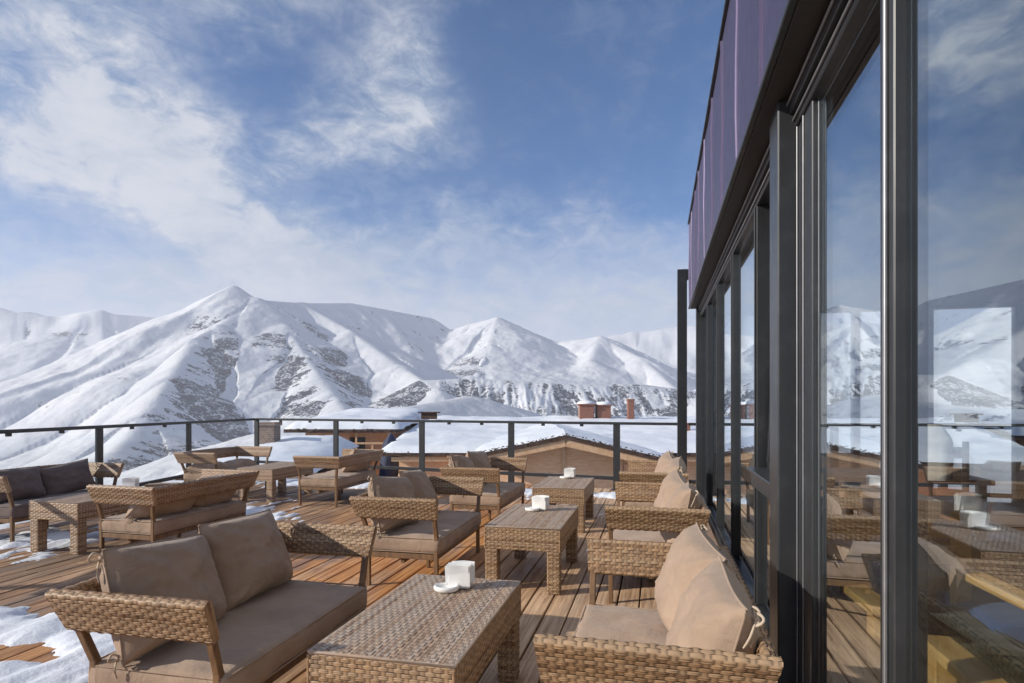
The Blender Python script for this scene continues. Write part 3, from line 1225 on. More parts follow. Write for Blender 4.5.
# end wall, glazed
ends = [.72, 1.69, 2.53, 3.37, 4.35]
for a, b in zip(ends[:-1], ends[1:]):
    mb = MB()
    mb.box2((a + .03, 8.70, .13), (b - .03, 8.71, 2.57), .001)
    bpart(mb, 'end_glass_pane', M['clear'])
for a in ends[1:]:
    mb = MB()
    mb.box2((a - .045, 8.66, 0), (a + .045, 8.76, 2.60))
    bpart(mb, 'end_mullion', M['black'])
mb = MB()
mb.box2((.72, 8.66, 2.57), (4.4, 8.76, 2.70))
bpart(mb, 'end_frame', M['black'])
mb = MB()
mb.box2((.72, 8.66, 0), (4.4, 8.76, .13))
bpart(mb, 'end_frame', M['black'])
mb = MB()
mb.box2((4.40, 8.64, 0), (5.0, 8.78, 2.70))
mb.box2((5.0, Y0, 0), (5.12, Y1 - .02, 2.70))
mb.box2((.70, Y0, 0), (5.0, Y0 + .12, 2.6))
bpart(mb, 'interior_wall', M['interior'])
mb = MB()
mb.box2((GX + .082, Y0, -.06), (5.0, 8.66, .012))
bpart(mb, 'interior_floor', M['darkwood'])


# ------------------------------------------------------------------ furniture behind the glass
def armchair(root, seatmat):
    w, d = .58, .60
    for sx in (-1, 1):
        for sy in (-1, 1):
            mb = MB()
            mb.box2((sx * w / 2 - .03, sy * d / 2 - .03, 0), (sx * w / 2 + .03, sy * d / 2 + .03, .575 if sy < 0 else .86))
            mb.build('leg', M['yellowwood'], root)
    for sx in (-1, 1):
        mb = MB()
        mb.box2((sx * w / 2 - .05, -d / 2 - .06, .577), (sx * w / 2 + .05, d / 2 - .033, .612), .008)
        mb.build('armrest', M['yellowwood'], root)
    mb = MB()
    for z in (.66, .78):
        mb.box2((-w / 2 + .032, d / 2 - .015, z - .04), (w / 2 - .032, d / 2 + .015, z + .04))
    mb.build('backrest', M['yellowwood'], root)
    mb = MB()
    for sy in (-1, 1):
        mb.box2((-w / 2 + .032, sy * d / 2 - .018, .26), (w / 2 - .032, sy * d / 2 + .018, .33))
    for sx in (-1, 1):
        mb.box2((sx * w / 2 - .018, -d / 2 + .032, .262), (sx * w / 2 + .018, d / 2 - .032, .328))
    mb.build('seat_frame', M['yellowwood'], root)
    o = seat_pad(.52, .54, .11, 5.5).build('seat_cushion', seatmat, root)
    o.location = (0, -.01, .388)


GRP = 'wooden armchairs behind the glass'
ac = thing('wooden_armchair', 'honey coloured wooden armchair behind the narrow pane beside the thick column', 'armchair', (1.06, 2.78, .012), R(4), GRP)
armchair(ac, M['green'])
a2 = copy_tree(ac)
a2.location = (1.14, 1.80, .012)
a2.rotation_euler = (0, 0, R(180))
a2['label'] = 'honey coloured wooden armchair with flat arm behind the wide pane at the frame edge'


def inner_table(root):
    mb = MB()
    mb.box2((-.55, -.40, .70), (.55, .40, .74), .006)
    mb.build('tabletop', M['darkwood'], root)
    for sx in (-1, 1):
        for sy in (-1, 1):
            mb = MB()
            mb.box2((sx * .48 - .03, sy * .33 - .03, 0), (sx * .48 + .03, sy * .33 + .03, .70))
            mb.build('leg', M['darkwood'], root)


it = thing('dining_table', 'dark wooden dining table indoors, beyond the armchair by the column', 'table', (1.75, 3.9, .012), 0, 'dark tables indoors')
inner_table(it)
for x_, y_, lab in ((2.05, 5.9, 'dark wooden dining table indoors in front of the glazed end wall'), (3.2, 4.2, 'dark wooden dining table indoors beside the blue bench')):
    c_ = copy_tree(it)
    c_.location = (x_, y_, .012)
    c_['label'] = lab
for x_, y_, z_, lab in ((1.62, 3.72, .754, 'white napkin holder on the indoor table beyond the wooden armchair'), (1.95, 5.7, .754, 'white napkin holder on the indoor table by the end wall')):
    h_ = copy_tree(hp)
    h_.location = (x_, y_, z_)
    h_.rotation_euler = (0, 0, .2)
    h_['label'] = lab
bb = thing('low_bench', 'dark low bench indoors with a blue seat cushion', 'bench', (1.95, 3.05, .012), R(2))
mb = MB()
for sx in (-1, 1):
    mb.box2((sx * .6 - .03, -.25, 0), (sx * .6 + .03, .25, .30))
mb.box2((-.68, -.27, .302), (.68, .27, .36))
mb.build('bench_frame', M['darkwood'], bb)
o = seat_pad(1.3, .5, .10, 8).build('seat_cushion', M['bluecloth'], bb)
o.rotation_euler = (0, 0, 0)
o.location = (0, 0, .412)
mb = MB()
mb.box2((-.68, .22, .362), (.68, .26, .70))
mb.build('backrest', M['darkwood'], bb)

# dark high-backed chair with a cream coat hung over it
hc = thing('dark_chair', 'dark wooden chair indoors carrying a cream coat', 'chair', (1.86, 4.75, .012), R(-20))
for sx in (-1, 1):
    mb = MB()
    mb.box2((sx * .20 - .02, -.2, 0), (sx * .20 + .02, -.16, .45))
    mb.build('leg', M['darkwood'], hc)
    mb = MB()
    mb.box2((sx * .20 - .02, .16, 0), (sx * .20 + .02, .20, 1.08))
    mb.build('leg', M['darkwood'], hc)
mb = MB()
mb.box2((-.22, -.22, .452), (.22, .155, .49))
mb.build('seat', M['darkwood'], hc)
mb = MB()
for z in (.7, .85, 1.0):
    mb.box2((-.178, .17, z - .04), (.178, .19, z + .04))
mb.build('backrest', M['darkwood'], hc)
mb = MB()
P = np.zeros((25, 17, 3))
for i in range(25):
    a = 2 * math.pi * i / 24
    for j in range(17):
        v = j / 16
        r_ = (.16 + .06 * math.sin(math.pi * min(1, v * 1.25) * .5 + .5) - .02 * v) * (1 - max(0, v - .72) ** 1.3 * 2.6)
        fold = 1 + .06 * math.sin(a * 5 + v * 2) * (1 - v)
        P[i, j] = (r_ * .62 * math.cos(a) * fold, .18 + r_ * .40 * math.sin(a) * fold, .80 + v * .40)
mb.grid(P)
cap_ = [tuple(P[i, 16]) for i in range(24)]
mb.add(cap_, [list(range(24))])
co = mb.build('cream_coat', M['white'])
co.location = (1.86, 4.75, .012)
co.rotation_euler = (0, 0, R(-20))
tag(co, 'cream padded coat hung over the back of a dark indoor chair', 'coat')


# ------------------------------------------------------------------ houses below the terrace  (own axes turned like the view)
def cam_pos(xc, zc, z=0):
    return (xc * CY - zc * SY, xc * SY + zc * CY, z)


def slab(mb, x0, x1, ya, za, yb, zb, t, mat=0, sag=.0, nx=40, ny=14, seed=0.0, rnd=.16):
    """sloping snow/roof slab from eave (ya,za) to ridge (yb,zb), thickness t, lumpy top"""
    P = np.zeros((nx + 1, ny + 1, 3))
    Q = np.zeros((nx + 1, ny + 1, 3))
    for i in range(nx + 1):
        for j in range(ny + 1):
            u, v = i / nx, j / ny
            xx, yy_ = x0 + (x1 - x0) * u, ya + (yb - ya) * v
            z_ = za + (zb - za) * v
            e = min(u * (x1 - x0), (1 - u) * (x1 - x0), v * abs(yb - ya) + (0.0 if v < .5 else 9))
            lump = .09 * fbm((xx * .45 + seed, yy_ * .45, 0), 4)
            P[i, j] = (xx + .12 * fbm((yy_ * 1.1, seed, u), 3), yy_ + (.14 * fbm((xx * .9, seed, 3), 4) if j == 0 else 0), z_ + t * (1 - math.exp(-e / rnd)) + lump * min(1, e))
            Q[i, j] = (P[i, j][0], P[i, j][1], z_ - .002)
    mb.grid(P, None, False, mat)
    mb.grid(np.stack([P[0], Q[0]]), None, False, mat)
    mb.grid(np.stack([P[-1], Q[-1]]), None, False, mat)
    mb.grid(np.stack([P[:, 0], Q[:, 0]]), None, False, mat)
    mb.grid(np.stack([P[:, -1], Q[:, -1]]), None, False, mat)
    mb.grid(Q, None, False, mat)


def ragged(mb, p0, p1, n, seed, size=.16):
    """shaggy edge of boards, ice and debris along an eave"""
    rr = random.Random(seed)
    p0, p1 = Vector(p0), Vector(p1)
    for k in range(n):
        c = p0.lerp(p1, (k + rr.uniform(-.3, .3)) / n)
        s_ = size * rr.uniform(.5, 1.3)
        rot = Matrix.Rotation(rr.uniform(-.6, .6), 3, 'Y') @ Matrix.Rotation(rr.uniform(-.5, .5), 3, 'X')
        mb.box(c + Vector((0, rr.uniform(-.06, .06), rr.uniform(-.05, .05))), (s_ * 1.8, s_, s_ * .8), rot, .02)


c1 = thing('timber_chalet', 'orange pine chalet with broad snow covered roof and low gable below the far railing', 'house', cam_pos(1.77, 20, -4.4), YAW)
base = -4.4
# local: x right, y away, z from base; convert absolute z with -base
A = lambda z: z - base
mb = MB()
mb.box2((-6.0, 2.5, 0), (12, 13.0, A(-.53)))
mb.prism([(-2.9, 0), (3.3, 0), (3.3, A(-.56)), (0, A(.20)), (-2.9, A(-.45))], .5, 9)
mb.build('wall', M['pine'], c1)
rf = MB()
rf.add(*(lambda y0, z0, y1, z1, x0, x1, t: ([(x0, y0, z0), (x1, y0, z0), (x1, y1, z1), (x0, y1, z1), (x0, y0, z0 - t), (x1, y0, z0 - t), (x1, y1, z1 - t), (x0, y1, z1 - t)],
        [(0, 1, 2, 3), (7, 6, 5, 4), (0, 4, 5, 1), (1, 5, 6, 2), (2, 6, 7, 3), (3, 7, 4, 0)]))(1.9, A(-.40), 13.5, A(.50), -6.6, 13.0, .12))
rf.add(*(lambda y0, z0, y1, z1, x0, x1, t: ([(x0, y0, z0), (x1, y0, z0), (x1, y1, z1), (x0, y1, z1), (x0, y0, z0 - t), (x1, y0, z0 - t), (x1, y1, z1 - t), (x0, y1, z1 - t)],
        [(0, 1, 2, 3), (7, 6, 5, 4), (0, 4, 5, 1), (1, 5, 6, 2), (2, 6, 7, 3), (3, 7, 4, 0)]))(25, A(-.40), 13.5, A(.50), -6.6, 13.0, .12))
roof = rf.build('roof', M['thatch'], c1)
mb = MB()
slab(mb, -6.7, 13.1, 1.85, A(-.395), 13.55, A(.505), .20, seed=1.2, nx=90, ny=40)
slab(mb, -6.7, 13.1, 25.0, A(-.395), 13.5, A(.505), .20, seed=5.2, nx=60, ny=20)
mb.build('snow_cover', M['roofsnow'], roof)
# gable roof pieces
for sg, xe, ze in ((-1, -3.1, -.30), (1, 3.75, -.52)):
    mb = MB()
    za = .36
    mb.add([(0, -.35, A(za)), (xe, -.35, A(ze)), (xe, 9, A(ze)), (0, 9, A(za)), (0, -.35, A(za) - .13), (xe, -.35, A(ze) - .13), (xe, 9, A(ze) - .13), (0, 9, A(za) - .13)],
           [(0, 1, 2, 3), (7, 6, 5, 4), (0, 4, 5, 1), (1, 5, 6, 2), (2, 6, 7, 3), (3, 7, 4, 0)])
    ragged(mb, (0, -.32, A(za) + .02), (xe, -.32, A(ze) + .02), 90, 5 + sg, .032)
    go = mb.build('gable_roof', M['thatch'], c1)
    mb = MB()
    n = 26
    P = np.zeros((n + 1, 19, 3))
    for i in range(n + 1):
        for j in range(19):
            u, v = i / n, j / 18
            xx, yy_ = xe * u, -.22 + 9.2 * v
            e = min((1 - u) * 4, v * 9)
            P[i, j] = (xx, yy_ + .10 * fbm((xx, 4 + sg, 0), 3) * (j == 0), A(za + (ze - za) * u) + .002 + .16 * (1 - math.exp(-e / .25)) + .05 * fbm((xx * .8, yy_ * .8, sg), 3) * min(1, e))
    mb.grid(P)
    mb.build('snow_cover', M['roofsnow'], go)
    mb = MB()
    mb.beam((0 + sg * .02, -.28, A(za) - .27), (xe * .97, -.28, A(ze) - .21), .05, .22)
    mb.build('bargeboard', M['pinetrim'], c1)
mb = MB()
ragged(mb, (-6.5, 1.95, A(-.42)), (-2.6, 1.95, A(-.42)), 90, 77, .036)
ragged(mb, (3.6, 1.95, A(-.42)), (12.6, 1.95, A(-.42)), 120, 78, .036)
mb.build('eave_edge', M['thatch'], c1)
for lo_, hi_ in (((-6.2, 2.0, A(-.72)), (-3.0, 2.12, A(-.56))), ((3.6, 2.0, A(-.72)), (12.0, 2.12, A(-.56))),
                 ((-.06, .44, A(-1.6)), (.06, .49, A(-.06))), ((1.9, .42, A(-2.6)), (2.0, .49, A(-.42)))):
    MB().box2(lo_, hi_).build('beam', M['pinetrim'], c1)
mb = MB()
mb.box2((2.05, .465, A(-1.9)), (2.9, .495, A(-.68)))
mb.build('shutter', M['pine'], c1)


def chimney(parent, c, w, h, mat, capm=True, snow=True):
    mb = MB()
    mb.box2((c[0] - w / 2, c[1] - w / 2, c[2]), (c[0] + w / 2, c[1] + w / 2, c[2] + h), .02)
    mb.box2((c[0] - w * .58, c[1] - w * .58, c[2] + h), (c[0] + w * .58, c[1] + w * .58, c[2] + h * 1.12), .02)
    o = mb.build('chimney', mat, parent)
    if snow:
        mb = MB()
        mb.lathe([(w * .62, 0), (w * .6, h * .08), (w * .4, h * .18), (0, h * .22)], 16, (c[0], c[1], c[2] + h * 1.12))
        mb.build('snow_cap', M['roofsnow'], o)


def cloc(px, zc):
    return (px - 512) * zc / 600 - 1.77, zc - 20


for px_, zc_, w_, h_ in ((586, 32.5, .78, .82), (603, 32.6, .74, .78), (630.5, 32.4, .34, 1.05)):
    lx, ly = cloc(px_, zc_)
    chimney(roof, (lx, ly, A(.5)), w_, h_, M['brick'], True, w_ > .5)
lx, ly = cloc(686, 27)
chimney(roof, (lx, ly, A(-.15)), .32, .62, M['brick'], True, False)
mb = MB()
lx, ly = cloc(429, 31)
mb.box2((lx - .55, ly - .2, A(.93)), (lx + .55, ly + .3, A(1.0)), .02)
mb.box2((lx - .4, ly - .1, A(.62)), (lx + .4, ly + .2, A(.929)), .02)
mb.build('roof_vent', M['thatch'], roof)

# balcony house
c2 = thing('balcony_house', 'small wooden house with a balcony rail and thick snow on its roof', 'house', cam_pos(-7.4, 27, -4.4), YAW)
mb = MB()
mb.box2((-1.9, 0, 0), (2.0, 7, A(.14)))
mb.build('wall', M['pine'], c2)
mb = MB()
mb.box2((-2.5, -1.0, A(.15)), (2.3, 7.6, A(.30)))
ragged(mb, (-2.4, -1.0, A(.24)), (2.2, -1.0, A(.24)), 46, 3, .08)
r2 = mb.build('roof', M['thatch'], c2)
mb = MB()
slab(mb, -2.5, 2.6, -.95, A(.30), 7.6, A(.75), .42, seed=9.1, nx=34, ny=26, rnd=.3)
mb.build('snow_cover', M['roofsnow'], r2)
mb = MB()
mb.box2((-.9, -.9, A(-1.05)), (2.1, -.002, A(-.95)))
for k in range(5):
    mb.box2((-.85 + k * .71, -.88, A(-.95)), (-.77 + k * .71, -.80, A(-.30 if k not in (0, 2, 4) else .15)))
mb.box2((-.9, -.90, A(-.36)), (2.1, -.80, A(-.28)))
mb.box2((-.9, -.885, A(-.66)), (2.1, -.815, A(-.60)))
mb.build('balcony', M['pinetrim'], c2)
mb = MB()
mb.box2((.1, -.03, A(-.9)), (.8, .02, A(-.1)))
mb.build('window', M['black'], c2)

# low snow-roofed shed with stone chimney
c3 = thing('stone_shed', 'low shed buried under smooth snow with a rubble stone chimney', 'shed', cam_pos(-7.6, 19, -4.4), YAW)
mb = MB()
mb.box2((-2.6, 0, 0), (1.0, 5.5, A(-1.0)))
mb.build('wall', M['stone'], c3)
mb = MB()
mb.box2((-2.9, -.3, A(-1.0)), (1.2, 5.8, A(-.9)))
r3 = mb.build('roof', M['thatch'], c3)
mb = MB()
slab(mb, -2.95, 1.3, -.35, A(-.895), 5.8, A(-.35), .5, seed=4.4, nx=30, ny=24, rnd=.7)
mb.build('snow_cover', M['roofsnow'], r3)
chimney(r3, (-1.80, 4.2, A(-.6)), .66, 1.15, M['stone'], True, False)

# added navy form: shade of the gap between the roofs put into shape and colour
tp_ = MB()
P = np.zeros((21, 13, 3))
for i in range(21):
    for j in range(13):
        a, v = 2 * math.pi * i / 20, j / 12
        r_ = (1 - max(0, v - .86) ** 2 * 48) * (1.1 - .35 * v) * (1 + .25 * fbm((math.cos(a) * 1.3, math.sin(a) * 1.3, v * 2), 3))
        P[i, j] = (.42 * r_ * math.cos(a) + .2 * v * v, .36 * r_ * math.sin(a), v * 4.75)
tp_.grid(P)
to = tp_.build('shade_shape', M['navy_shade'])
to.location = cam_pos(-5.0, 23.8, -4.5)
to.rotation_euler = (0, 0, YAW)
tag(to, 'added navy shape standing for shade between the balcony house and the snowy chalet roof', 'shade_shape')


# ------------------------------------------------------------------ mountains
def hash2(ix, iy, seed):
    h = (ix * 374761393 + iy * 668265263 + seed * 1442695041) & 0x7fffffff
    h = ((h ^ (h >> 13)) * 1274126177) & 0x7fffffff
    return (h ^ (h >> 16)) & 0x7fffffff


def perlin(x, y, seed=0):
    xi, yi = np.floor(x).astype(np.int64), np.floor(y).astype(np.int64)
    xf, yf = x - xi, y - yi
    u, v = xf ** 3 * (xf * (xf * 6 - 15) + 10), yf ** 3 * (yf * (yf * 6 - 15) + 10)
    def g(dx, dy):
        a = hash2(xi + dx, yi + dy, seed) / 0x7fffffff * 2 * np.pi
        return np.cos(a) * (xf - dx) + np.sin(a) * (yf - dy)
    return (g(0, 0) * (1 - u) + g(1, 0) * u) * (1 - v) + (g(0, 1) * (1 - u) + g(1, 1) * u) * v


def pfbm(x, y, o=5, seed=0, ridged=False):
    s, a, t = 0, .5, 0
    for k in range(o):
        p = perlin(x, y, seed + k * 17)
        s = s + a * ((1 - np.abs(p) * 2) if ridged else p)
        t += a
        a *= .5
        x, y = x * 2.03 + 3.1, y * 2.03 - 1.7
    return s / t


RIDGES = [   # (points x,y,z), side slope, rockiness, rocky side
    ([(-2051, 2591, 591), (-1907, 2574, 518), (-1845, 2229, 348), (-1796, 2035, 269), (-1575, 1677, 98), (-1405, 1410, -21), (-1273, 1184, -119)], 0.62, 0.36, 1),
    ([(-2051, 2591, 591), (-2255, 2624, 545), (-2421, 2625, 469), (-2546, 2574, 332), (-2576, 2412, 134), (-2548, 2213, -49), (-2438, 1983, -169)], 0.72, 0.08, 0),
    ([(-1907, 2574, 518), (-1657, 2429, 368), (-1397, 2183, 206), (-1106, 1893, 47), (-945, 1726, -30)], 0.6, 0.36, 0),
    ([(-1966, 3023, 579), (-1492, 2726, 376), (-1083, 2413, 175), (-773, 2076, 49)], 0.52, 0.03, 0),
    ([(-1907, 2574, 518), (-1966, 3023, 579), (-1890, 3453, 647), (-1545, 3948, 610), (-1290, 4318, 414)], 0.66, 0.06, 0),
    ([(-7706, 2767, 820), (-5883, 3208, 789), (-4790, 3472, 729), (-4352, 3578, 669), (-4151, 3729, 737), (-3860, 3902, 691), (-3554, 4079, 665)], 0.55, 0.14, 0),
    ([(-4425, 3560, 684), (-3961, 3055, 359), (-3406, 2469, 28)], 0.6, 0.26, 0),
    ([(-4151, 3729, 737), (-3577, 3251, 401), (-2969, 2780, 115)], 0.6, 0.28, 0),
    ([(-5883, 3208, 789), (-4783, 2753, 413), (-3582, 2221, 26)], 0.6, 0.24, 0),
    ([(-1581, 4042, 482), (-1272, 4013, 568), (-1089, 4058, 610), (-921, 4047, 479), (-644, 4062, 432), (-369, 4026, 455), (-99, 3680, 289), (75, 3207, 100), (286, 2950, -31)], 0.5, 0.04, 0),
    ([(-1089, 4058, 610), (-974, 3468, 361), (-928, 3068, 177)], 0.5, 0.2, 0),
    ([(-369, 4026, 455), (-380, 3509, 264)], 0.5, 0, 0),
    ([(-864, 5449, 551), (-165, 6133, 751), (1001, 6415, 871), (2362, 6744, 801)], 0.5, 0, 0),
    ([(-976, 2130, 51), (-883, 2153, 93), (-712, 2246, 107), (-369, 2328, 84), (-66, 2453, 85), (167, 2509, 53), (458, 2477, 28)], 0.62, 0.42, -1),
    ([(-477, 811, -17), (-416, 928, -6), (-364, 1147, 18), (-310, 1263, -4)], 0.35, -0.2, 0),
    ([(560, 2810, 231), (822, 2771, 347), (980, 2603, 128), (1025, 2202, 255), (1292, 2164, 421), (2322, 2310, 724)], 0.5, 0.14, 0),
    ([(1025, 2202, 255), (850, 1700, 60), (760, 1300, -60)], 0.45, 0.16, 0),
    ([(2322, 2310, 724), (1900, 1500, 330), (1600, 900, 60)], 0.5, 0.14, 0),
    ([(-7706, 2767, 820), (-7000, 500, 700), (-6500, -2500, 600)], 0.5, 0.1, 0),
]
fine = np.concatenate([np.linspace(-62, 58, 1180)])
coarse = np.concatenate([np.linspace(58, 298, 140)[1:-1]])
AZ = np.radians(np.concatenate([fine, coarse]))
RAD = np.concatenate([np.geomspace(9, 500, 90)[:-1], np.geomspace(500, 5200, 780)[:-1], np.geomspace(5200, 14000, 40)])
AA, RR = np.meshgrid(AZ, RAD, indexing='ij')
XC, ZC = RR * np.sin(AA), RR * np.cos(AA)
TX, TY = XC * CY - ZC * SY, XC * SY + ZC * CY
r_ = RR
basez = -4.4 - .35 * np.clip(r_ - 9, 0, 20) * .2 - .16 * np.clip(r_ - 45, 0, 900) - .05 * np.clip(r_ - 945, 0, 1200)
basez = np.maximum(basez, -235)
wx = TX + 90 * pfbm(TX / 520, TY / 520, 4, 3)
wy = TY + 90 * pfbm(TX / 520 + 7, TY / 520, 4, 5)
best = np.full(TX.shape, -1e9)
rock = np.zeros(TX.shape)
dist = np.full(TX.shape, 1e9)
fall = np.zeros(TX.shape + (2,))
for ri, (pts, slope, rk, side) in enumerate(RIDGES):
    loc = np.full(TX.shape, -1e9)
    locd = np.full(TX.shape, 1e9)
    locs = np.zeros(TX.shape)
    lock = np.zeros(TX.shape)
    cum = 0
    for (x0, y0, z0), (x1, y1, z1) in zip(pts[:-1], pts[1:]):
        dx, dy = x1 - x0, y1 - y0
        L2 = dx * dx + dy * dy
        t0 = np.clip(((TX - x0) * dx + (TY - y0) * dy) / L2, 0, 1)
        d0 = np.hypot(TX - x0 - t0 * dx, TY - y0 - t0 * dy)
        k = np.clip(d0 / 260, 0.06, 1)               # crests wander less than the flanks
        qx, qy = TX + (wx - TX) * k, TY + (wy - TY) * k
        tr = ((qx - x0) * dx + (qy - y0) * dy) / L2
        tt = np.clip(tr, 0, 1)
        d = np.hypot(qx - x0 - tt * dx, qy - y0 - tt * dy)
        zz = z0 + (z1 - z0) * tt - slope * (np.sqrt(d * d + 24.0 ** 2) - 24.0) * (1 - np.clip(d / 9000, 0, .2))
        up_ = zz > loc
        loc = np.where(up_, zz, loc)
        locd = np.where(up_, d, locd)
        locs = np.where(up_, cum + tt * math.sqrt(L2), locs)
        lock = np.where(up_, np.sign((qy - y0) * dx - (qx - x0) * dy), lock)
        cum += math.sqrt(L2)
    # gullies run straight down the fall line
    A_ = np.clip(locd / 260, 0, 1) * (26 + 60 * max(rk, 0))
    S1 = pfbm(locs / 150 + lock * 31, locd / 700 + ri * 5.3, 5, 21 + ri, True)
    S2 = pfbm(locs / 42 + lock * 17, locd / 260 + ri * 3.1, 4, 91 + ri, True)
    sf = 1.0 if side == 0 else np.where(lock == side, 1.0, .12)
    S0 = pfbm(locs / 170 + lock * 31, locd / 520 + ri * 5.3, 2, 21 + ri)
    wr_ = sf * (1.0 if rk > .2 else 0.0)
    loc = loc + A_ * ((S1 - .6) * 1.5 * wr_ + S0 * 1.5 * (1 - wr_)) + np.clip(locd / 80, 0, 1) * (S2 - .6) * (30 * max(rk - .09, 0)) * sf
    up_ = loc > best
    if rk > .05:
        w_ = (250, 330) if rk > .33 else (300, 340)
        rloc = rk * sf * 1.9 * np.exp(-((locd - w_[0]) / w_[1]) ** 2) * np.clip(locd / 30, .3, 1) + (.62 - S2) * 1.5 * sf + (.62 - S1) * .5 * sf - .08
    else:
        rloc = np.full(TX.shape, -.1)
    rock = np.where(up_, rloc, rock)
    fall = np.where(up_[..., None], np.stack([locs + ri * 977.0 + lock * 400, locd], -1), fall)
    dist = np.where(up_, locd, dist)
    hi, lo = np.maximum(best, loc), np.minimum(best, loc)
    best = hi + 9 * np.log1p(np.exp(-np.clip((hi - lo) / 9, 0, 40)))
mt = best + np.clip(dist / 200, .0, 1) * pfbm(TX / 330, TY / 330, 5, 33) * 34 + np.clip(dist / 60, .15, 1) * pfbm(TX / 45, TY / 45, 4, 37) * 3.5
kk = 45.0
far_w = np.clip((r_ - 350) / 500, 0, 1)
mtm = np.where(far_w > 0, mt, -900)
zz = np.maximum(basez, mtm) + kk * np.log1p(np.exp(-np.abs(basez - mtm) / kk)) * far_w
zz = np.where(r_ < 350, basez, zz)
zz += np.clip((r_ - 25) / 100, 0, 1) * pfbm(TX / 60, TY / 60, 4, 51) * 5 * np.clip(1.2 - r_ / 900, 0, 1)
zz += .18 * pfbm(TX / 6, TY / 6, 3, 61) * np.clip(1.5 - r_ / 80, 0, 1)
# flatten ground under the building and the houses
zz = np.where(r_ < 12, -4.6, zz)
# rock attribute: ridge bias + steepness + gullies
gz0 = np.gradient(zz, axis=1) / np.gradient(RAD)[None, :]
gz1 = np.gradient(zz, axis=0) / (np.gradient(AZ)[:, None] * RR)
steep = np.hypot(gz0, gz1)
rk = rock + np.clip(steep - .55, 0, .5) * .5 + .42 * pfbm(TX / 260, TY / 260, 4, 71) - .05
rk = np.where(r_ < 420, -.6, rk)
rk = rk * np.clip(1.25 - (zz - 330) / 420, .2, 1)
nA, nR = TX.shape
idx = np.arange(nA * nR).reshape(nA, nR)
idn = np.concatenate([idx, idx[:1]], 0)
q = np.stack([idn[:-1, :-1], idn[:-1, 1:], idn[1:, 1:], idn[1:, :-1]], -1).reshape(-1, 4)
cen = nA * nR
me = bpy.data.meshes.new('terrain')
V = np.concatenate([np.stack([TX, TY, zz], -1).reshape(-1, 3), [[0, 0, -4.6]]])
fan = [(cen, int(idn[i + 1, 0]), int(idn[i, 0])) for i in range(nA)]
nq = len(q)
me.vertices.add(len(V))
me.vertices.foreach_set('co', V.astype(np.float32).ravel())
lv = np.concatenate([q.ravel(), np.array(fan).ravel()]).astype(np.int32)
me.loops.add(len(lv))
me.loops.foreach_set('vertex_index', lv)
me.polygons.add(nq + len(fan))
me.polygons.foreach_set('loop_start', np.concatenate([np.arange(nq) * 4, nq * 4 + np.arange(len(fan)) * 3]).astype(np.int32))
me.polygons.foreach_set('use_smooth', np.ones(nq + len(fan), bool))
at_ = me.attributes.new('rock', 'FLOAT', 'POINT')
at_.data.foreach_set('value', np.concatenate([rk.ravel(), [-.6]]).astype(np.float32))
fa = me.attributes.new('fall', 'FLOAT_VECTOR', 'POINT')
fv3 = np.zeros((len(V), 3), np.float32)
fv3[:-1, :2] = fall.reshape(-1, 2)
fa.data.foreach_set('vector', fv3.ravel())
me.materials.append(M['terrain'])
me.update(calc_edges=True)
me.validate()
ter = bpy.data.objects.new('terrain', me)
COL.objects.link(ter)
ter.shadow_terminator_shading_offset = .25
ter.shadow_terminator_geometry_offset = .5
tag(ter, 'snowy mountains and valley with rocky ribs', None, None, 'structure')

# the air
HZB = True
if HZB:
    m, nt, out = new_mat('mountain_haze')
    pv = nt.nodes.new('ShaderNodeVolumePrincipled')
    pv.inputs['Color'].default_value = (.90, .92, 1.0, 1)
    pv.inputs['Density'].default_value = .0001
    pv.inputs['Anisotropy'].default_value = .1
    nt.links.new(pv.outputs[0], out.inputs['Volume'])
    mb = MB()
    S_ = 14500
    mb.box2((-S_, -S_, float(zz.min()) - 3), (S_, S_, float(zz.max()) + 30), .01)
    tag(mb.build('haze', m), 'pale mountain haze', None, None, 'stuff')

# ------------------------------------------------------------------ sky, sun, camera
EL, PHI = R(24), R(29)
sdir = Vector((-math.cos(PHI) * math.cos(EL), -math.sin(PHI) * math.cos(EL), math.sin(EL)))
wd = bpy.data.worlds.new('World')
scene.world = wd
wd.use_nodes = True
nt = wd.node_tree
nt.nodes.clear()
t = NT(nt)
wo = t.n('ShaderNodeOutputWorld')
sky = t.n('ShaderNodeTexSky', sky_type='NISHITA')
sky.sun_disc = False
sky.sun_elevation = EL
sky.sun_rotation = math.atan2(sdir.x, sdir.y)
sky.altitude = 2200
sky.air_density = .85
sky.dust_density = .4
sky.ozone_density = 5.0
hs = t.n('ShaderNodeHueSaturation')
hs.inputs['Saturation'].default_value = 2.0
t.l(sky.outputs[0], hs.inputs['Color'])
skyc = t.mixc(1.0, hs.outputs[0], (.56, 1.20, 1.12), 'MULTIPLY')
geo = t.n('ShaderNodeTexCoord')
nrm = t.n('ShaderNodeVectorMath', operation='NORMALIZE')
t.l(geo.outputs['Generated'], nrm.inputs[0])
d = nrm.outputs[0]
sp = t.n('ShaderNodeSeparateXYZ')
t.l(d, sp.inputs[0])
